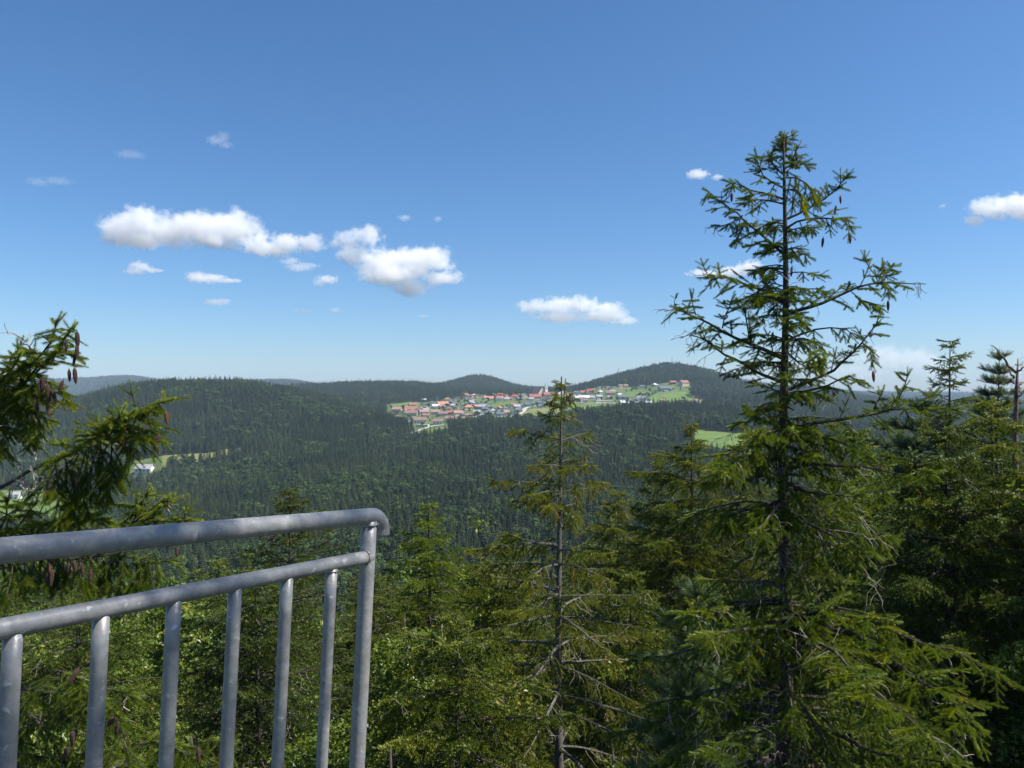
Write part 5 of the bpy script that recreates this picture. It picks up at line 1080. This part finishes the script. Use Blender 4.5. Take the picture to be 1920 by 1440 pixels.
for i in range(5, 6): s = .021 + .1565 * i; weld(along(ML, MR, s) + down * .0165, down, .0136, 3 + i)
weld(along(TL, TR, .955) + down * .0215, down, .0212, 2)
# ------------------------------------------------------------------ the spruce beside the tower, behind the viewer's right shoulder, whose top shades the railing
T = spruce((2.95, .45, float(ground(2.95, .45))), 8.6, 77, 34, [(0, .05), (.6, .45), (1.5, .9), (2.6, 1.2), (5, 1.45), (12, 1.9)], whorl=.5, nb=4.5, tw=.5, gap=.05, hang=.6, sl=.11, tint=.4, gaps=.22, dead=0, z_low=-3)
T.build("spruce_tree", "spruce close beside the tower just outside the view, dappling the railing with shade")
# ------------------------------------------------------------------ clouds: lumps of real vapour far behind the hills
CLOUD_D = 11000.0
def cloud(label, lumps, thick=0.9, dens=0.0065, flat=0.55, rag=2.3, bite=0.30, group=None, seed=0, d=CLOUD_D):
    """lumps: (column, row, half width, half height) in photo pixels at distance d; the body is as deep as it is wide"""
    k = d / F; dens = dens * CLOUD_D / d; g = np.random.default_rng(seed + 100)
    L = [((px - CX) * k, g.uniform(-.3, .3) * rw * k, -(py - HY) * k, rw * k, rw * k * thick * 0.8, rh * k) for px, py, rw, rh in lumps]
    c0 = np.mean([l[:3] for l in L], axis=0)
    rmin = min(min(l[3], l[5]) for l in L)
    mb = MB()
    # hull: one closed shell per lump, fused by a voxel remesh
    import bmesh
    bm = bmesh.new()
    for x, y, z, a, b, c in L:
        M = Matrix.Translation((x - c0[0], y - c0[1], z - c0[2])) @ Matrix.Diagonal((a * 1.12, b * 1.12, c * 1.12, 1))
        bmesh.ops.create_icosphere(bm, subdivisions=3, radius=1.0, matrix=M)
    me = bpy.data.meshes.new("cloud"); bm.to_mesh(me); bm.free()
    o = bpy.data.objects.new("cloud", me); col.objects.link(o); o.location = (c0[0], d + c0[1], c0[2])
    rm = o.modifiers.new("fuse", 'REMESH'); rm.mode = 'VOXEL'; rm.voxel_size = rmin * 0.28
    m = bpy.data.materials.new("cloud_vapour"); m.use_nodes = True; nt = m.node_tree; N = nt.nodes; K = nt.links
    N.remove(N["Principled BSDF"]); tc = N.new("ShaderNodeTexCoord")
    nz = N.new("ShaderNodeTexNoise"); nz.inputs["Detail"].default_value = 7; nz.inputs["Roughness"].default_value = 0.58
    big = max(l[5] for l in L); nz.inputs["Scale"].default_value = 1.0 / (big * 0.75); K.new(tc.outputs["Object"], nz.inputs["Vector"])
    prev = None
    for x, y, z, a, b, c in L:                           # 1 - distance to the nearest lump, in its own radii
        s1 = N.new("ShaderNodeVectorMath"); s1.operation = 'SUBTRACT'; s1.inputs[1].default_value = (x - c0[0], y - c0[1], z - c0[2])
        K.new(tc.outputs["Object"], s1.inputs[0])
        s2 = N.new("ShaderNodeVectorMath"); s2.operation = 'DIVIDE'; s2.inputs[1].default_value = (a, b, c); K.new(s1.outputs[0], s2.inputs[0])
        s3 = N.new("ShaderNodeVectorMath"); s3.operation = 'LENGTH'; K.new(s2.outputs[0], s3.inputs[0])
        if prev is None: prev = s3.outputs["Value"]
        else:
            mn = N.new("ShaderNodeMath"); mn.operation = 'SMOOTH_MIN'; mn.inputs[2].default_value = 0.25
            K.new(prev, mn.inputs[0]); K.new(s3.outputs["Value"], mn.inputs[1]); prev = mn.outputs[0]
    n2 = N.new("ShaderNodeTexNoise"); n2.inputs["Detail"].default_value = 6; n2.inputs["Roughness"].default_value = 0.6; n2.inputs["Scale"].default_value = 3.4 / big
    K.new(tc.outputs["Object"], n2.inputs["Vector"])
    # density = dens * smoothstep(1 - r + coarse noise + fine noise)
    s = N.new("ShaderNodeMath"); s.operation = 'MULTIPLY_ADD'; s.inputs[1].default_value = rag; s.inputs[2].default_value = -rag * 0.40 - 0.40 - bite; K.new(nz.outputs["Fac"], s.inputs[0])
    sb_ = N.new("ShaderNodeMath"); sb_.operation = 'MULTIPLY_ADD'; sb_.inputs[1].default_value = 1.0; K.new(n2.outputs["Fac"], sb_.inputs[0]); K.new(s.outputs[0], sb_.inputs[2])
    t = N.new("ShaderNodeMath"); t.operation = 'SUBTRACT'; K.new(sb_.outputs[0], t.inputs[0]); K.new(prev, t.inputs[1])
    mr = N.new("ShaderNodeMapRange"); mr.interpolation_type = 'SMOOTHSTEP'; mr.inputs["From Min"].default_value = -0.95; mr.inputs["From Max"].default_value = -0.95 + flat
    mr.inputs["To Min"].default_value = 0; mr.inputs["To Max"].default_value = dens; K.new(t.outputs[0], mr.inputs["Value"])
    vs = N.new("ShaderNodeVolumeScatter"); vs.inputs["Color"].default_value = (0.995, 0.995, 1.0, 1); vs.inputs["Anisotropy"].default_value = 0.15
    K.new(mr.outputs[0], vs.inputs["Density"]); K.new(vs.outputs[0], N["Material Output"].inputs["Volume"])
    o.data.materials.append(m)
    return tag(o, label, "cloud", group)
SK = "fair weather clouds over the valley"
cloud("long white cumulus cloud, the largest and leftmost of the bank", [(218, 428, 46, 35), (262, 420, 52, 36), (300, 430, 52, 36), (340, 428, 52, 36), (385, 432, 52, 38), (428, 425, 48, 40), (468, 427, 34, 26), (400, 450, 48, 22), (250, 446, 70, 18)], group=SK, seed=1)
cloud("flat white cloud between the two largest clouds", [(485, 460, 38, 20), (535, 455, 42, 22), (582, 455, 32, 20), (510, 470, 50, 13)], group=SK, seed=2)
cloud("tall bright cumulus cloud with a rounded bright right shoulder", [(650, 455, 30, 24), (688, 444, 34, 22), (665, 480, 35, 24), (720, 490, 58, 30), (775, 485, 50, 30), (815, 488, 42, 30), (740, 515, 70, 25), (770, 540, 42, 20), (830, 520, 45, 15)], group=SK, seed=3)
cloud("long low white cloud just over the pointed hill", [(1000, 575, 34, 15), (1045, 573, 45, 20), (1090, 572, 40, 19), (1140, 582, 38, 18), (1125, 593, 50, 13), (1172, 602, 30, 8), (1050, 595, 50, 10)], group=SK, seed=4)
cloud("small cloud under the left end of the largest cloud", [(262, 500, 22, 13), (250, 508, 22, 8), (290, 508, 20, 5)], dens=0.0075, group=SK, seed=5, d=7600.0)
cloud("small wedge shaped cloud with a tail to the right", [(365, 517, 22, 12), (395, 524, 40, 9), (430, 527, 25, 5)], dens=0.0075, group=SK, seed=6, d=7600.0)
cloud("thin small flat cloud, lowest of the left ones", [(405, 566, 27, 7), (420, 564, 14, 5)], dens=0.0060, group=SK, seed=7, d=7600.0)
cloud("small puff at the lower left of the tall cumulus", [(612, 523, 24, 10), (598, 530, 14, 8)], dens=0.0075, group=SK, seed=8, d=7600.0)
cloud("torn wisp of cloud below the flat cloud", [(545, 490, 22, 9), (560, 500, 30, 9), (580, 497, 20, 5)], dens=0.0042, group=SK, seed=9, d=7600.0)
cloud("small white puff high left of the tall spruce top", [(1310, 325, 22, 11), (1303, 328, 18, 9), (1345, 332, 13, 6)], dens=0.0090, group=SK, seed=10)
cloud("white cloud cut by the right edge of the view", [(1850, 392, 42, 22), (1895, 388, 48, 27), (1940, 390, 45, 26), (1830, 412, 24, 12)], group=SK, seed=11)
cloud("small bright cloud behind the tall spruce", [(1405, 503, 30, 16), (1380, 508, 34, 12), (1350, 515, 36, 10), (1310, 513, 30, 7)], dens=0.0075, group=SK, seed=12)
cloud("wide pale low cloud right of the tall spruce trunk", [(1650, 672, 60, 28), (1705, 675, 55, 28), (1740, 690, 45, 22), (1620, 700, 60, 22)], dens=0.0020, group=SK, seed=13, d=15000.0)
cloud("faint wisp highest in the left of the sky", [(405, 262, 22, 10), (420, 255, 14, 9), (425, 272, 14, 8)], dens=0.0020, group=SK, seed=14)
cloud("faint wisp below and left of the highest wisp", [(240, 288, 28, 9), (258, 292, 18, 7)], dens=0.0010, group=SK, seed=15)
cloud("faint wisp nearest the left edge of the view", [(75, 342, 26, 9), (105, 337, 32, 8)], dens=0.0010, group=SK, seed=16)
cloud("left one of two tiny puffs over the tall cumulus", [(758, 408, 14, 7)], dens=0.0045, group=SK, seed=17)
cloud("right one of two tiny puffs over the tall cumulus", [(820, 410, 9, 7)], dens=0.0045, group=SK, seed=18)
cloud("left one of two tiny wisps low under the tall cumulus", [(567, 583, 18, 5)], dens=0.0045, group=SK, seed=19, d=7600.0)
cloud("right one of two tiny wisps low under the tall cumulus", [(628, 581, 11, 5)], dens=0.0045, group=SK, seed=20, d=7600.0)
cloud("tiny cloud speck over the pointed hill's left slope", [(792, 593, 12, 4)], dens=0.0045, group=SK, seed=21, d=7600.0)
cloud("tiny puff left of the cloud at the right edge", [(1768, 386, 8, 5)], dens=0.0045, group=SK, seed=22)
# ------------------------------------------------------------------ the air itself
mb = MB(); mb.box((-6700, -130, -125), (6700, 6060, 150))
hm = bpy.data.materials.new("air"); hm.use_nodes = True; hn = hm.node_tree; hn.nodes.remove(hn.nodes["Principled BSDF"])
pv = hn.nodes.new("ShaderNodeVolumePrincipled"); pv.inputs["Color"].default_value = (0.60, 0.79, 1.0, 1); pv.inputs["Density"].default_value = 0.000088
pv.inputs["Anisotropy"].default_value = 0.0
hn.links.new(pv.outputs[0], hn.nodes["Material Output"].inputs["Volume"])
tag(mb.build("haze", hm), "thin blue summer haze over the hills", "haze", kind="stuff")
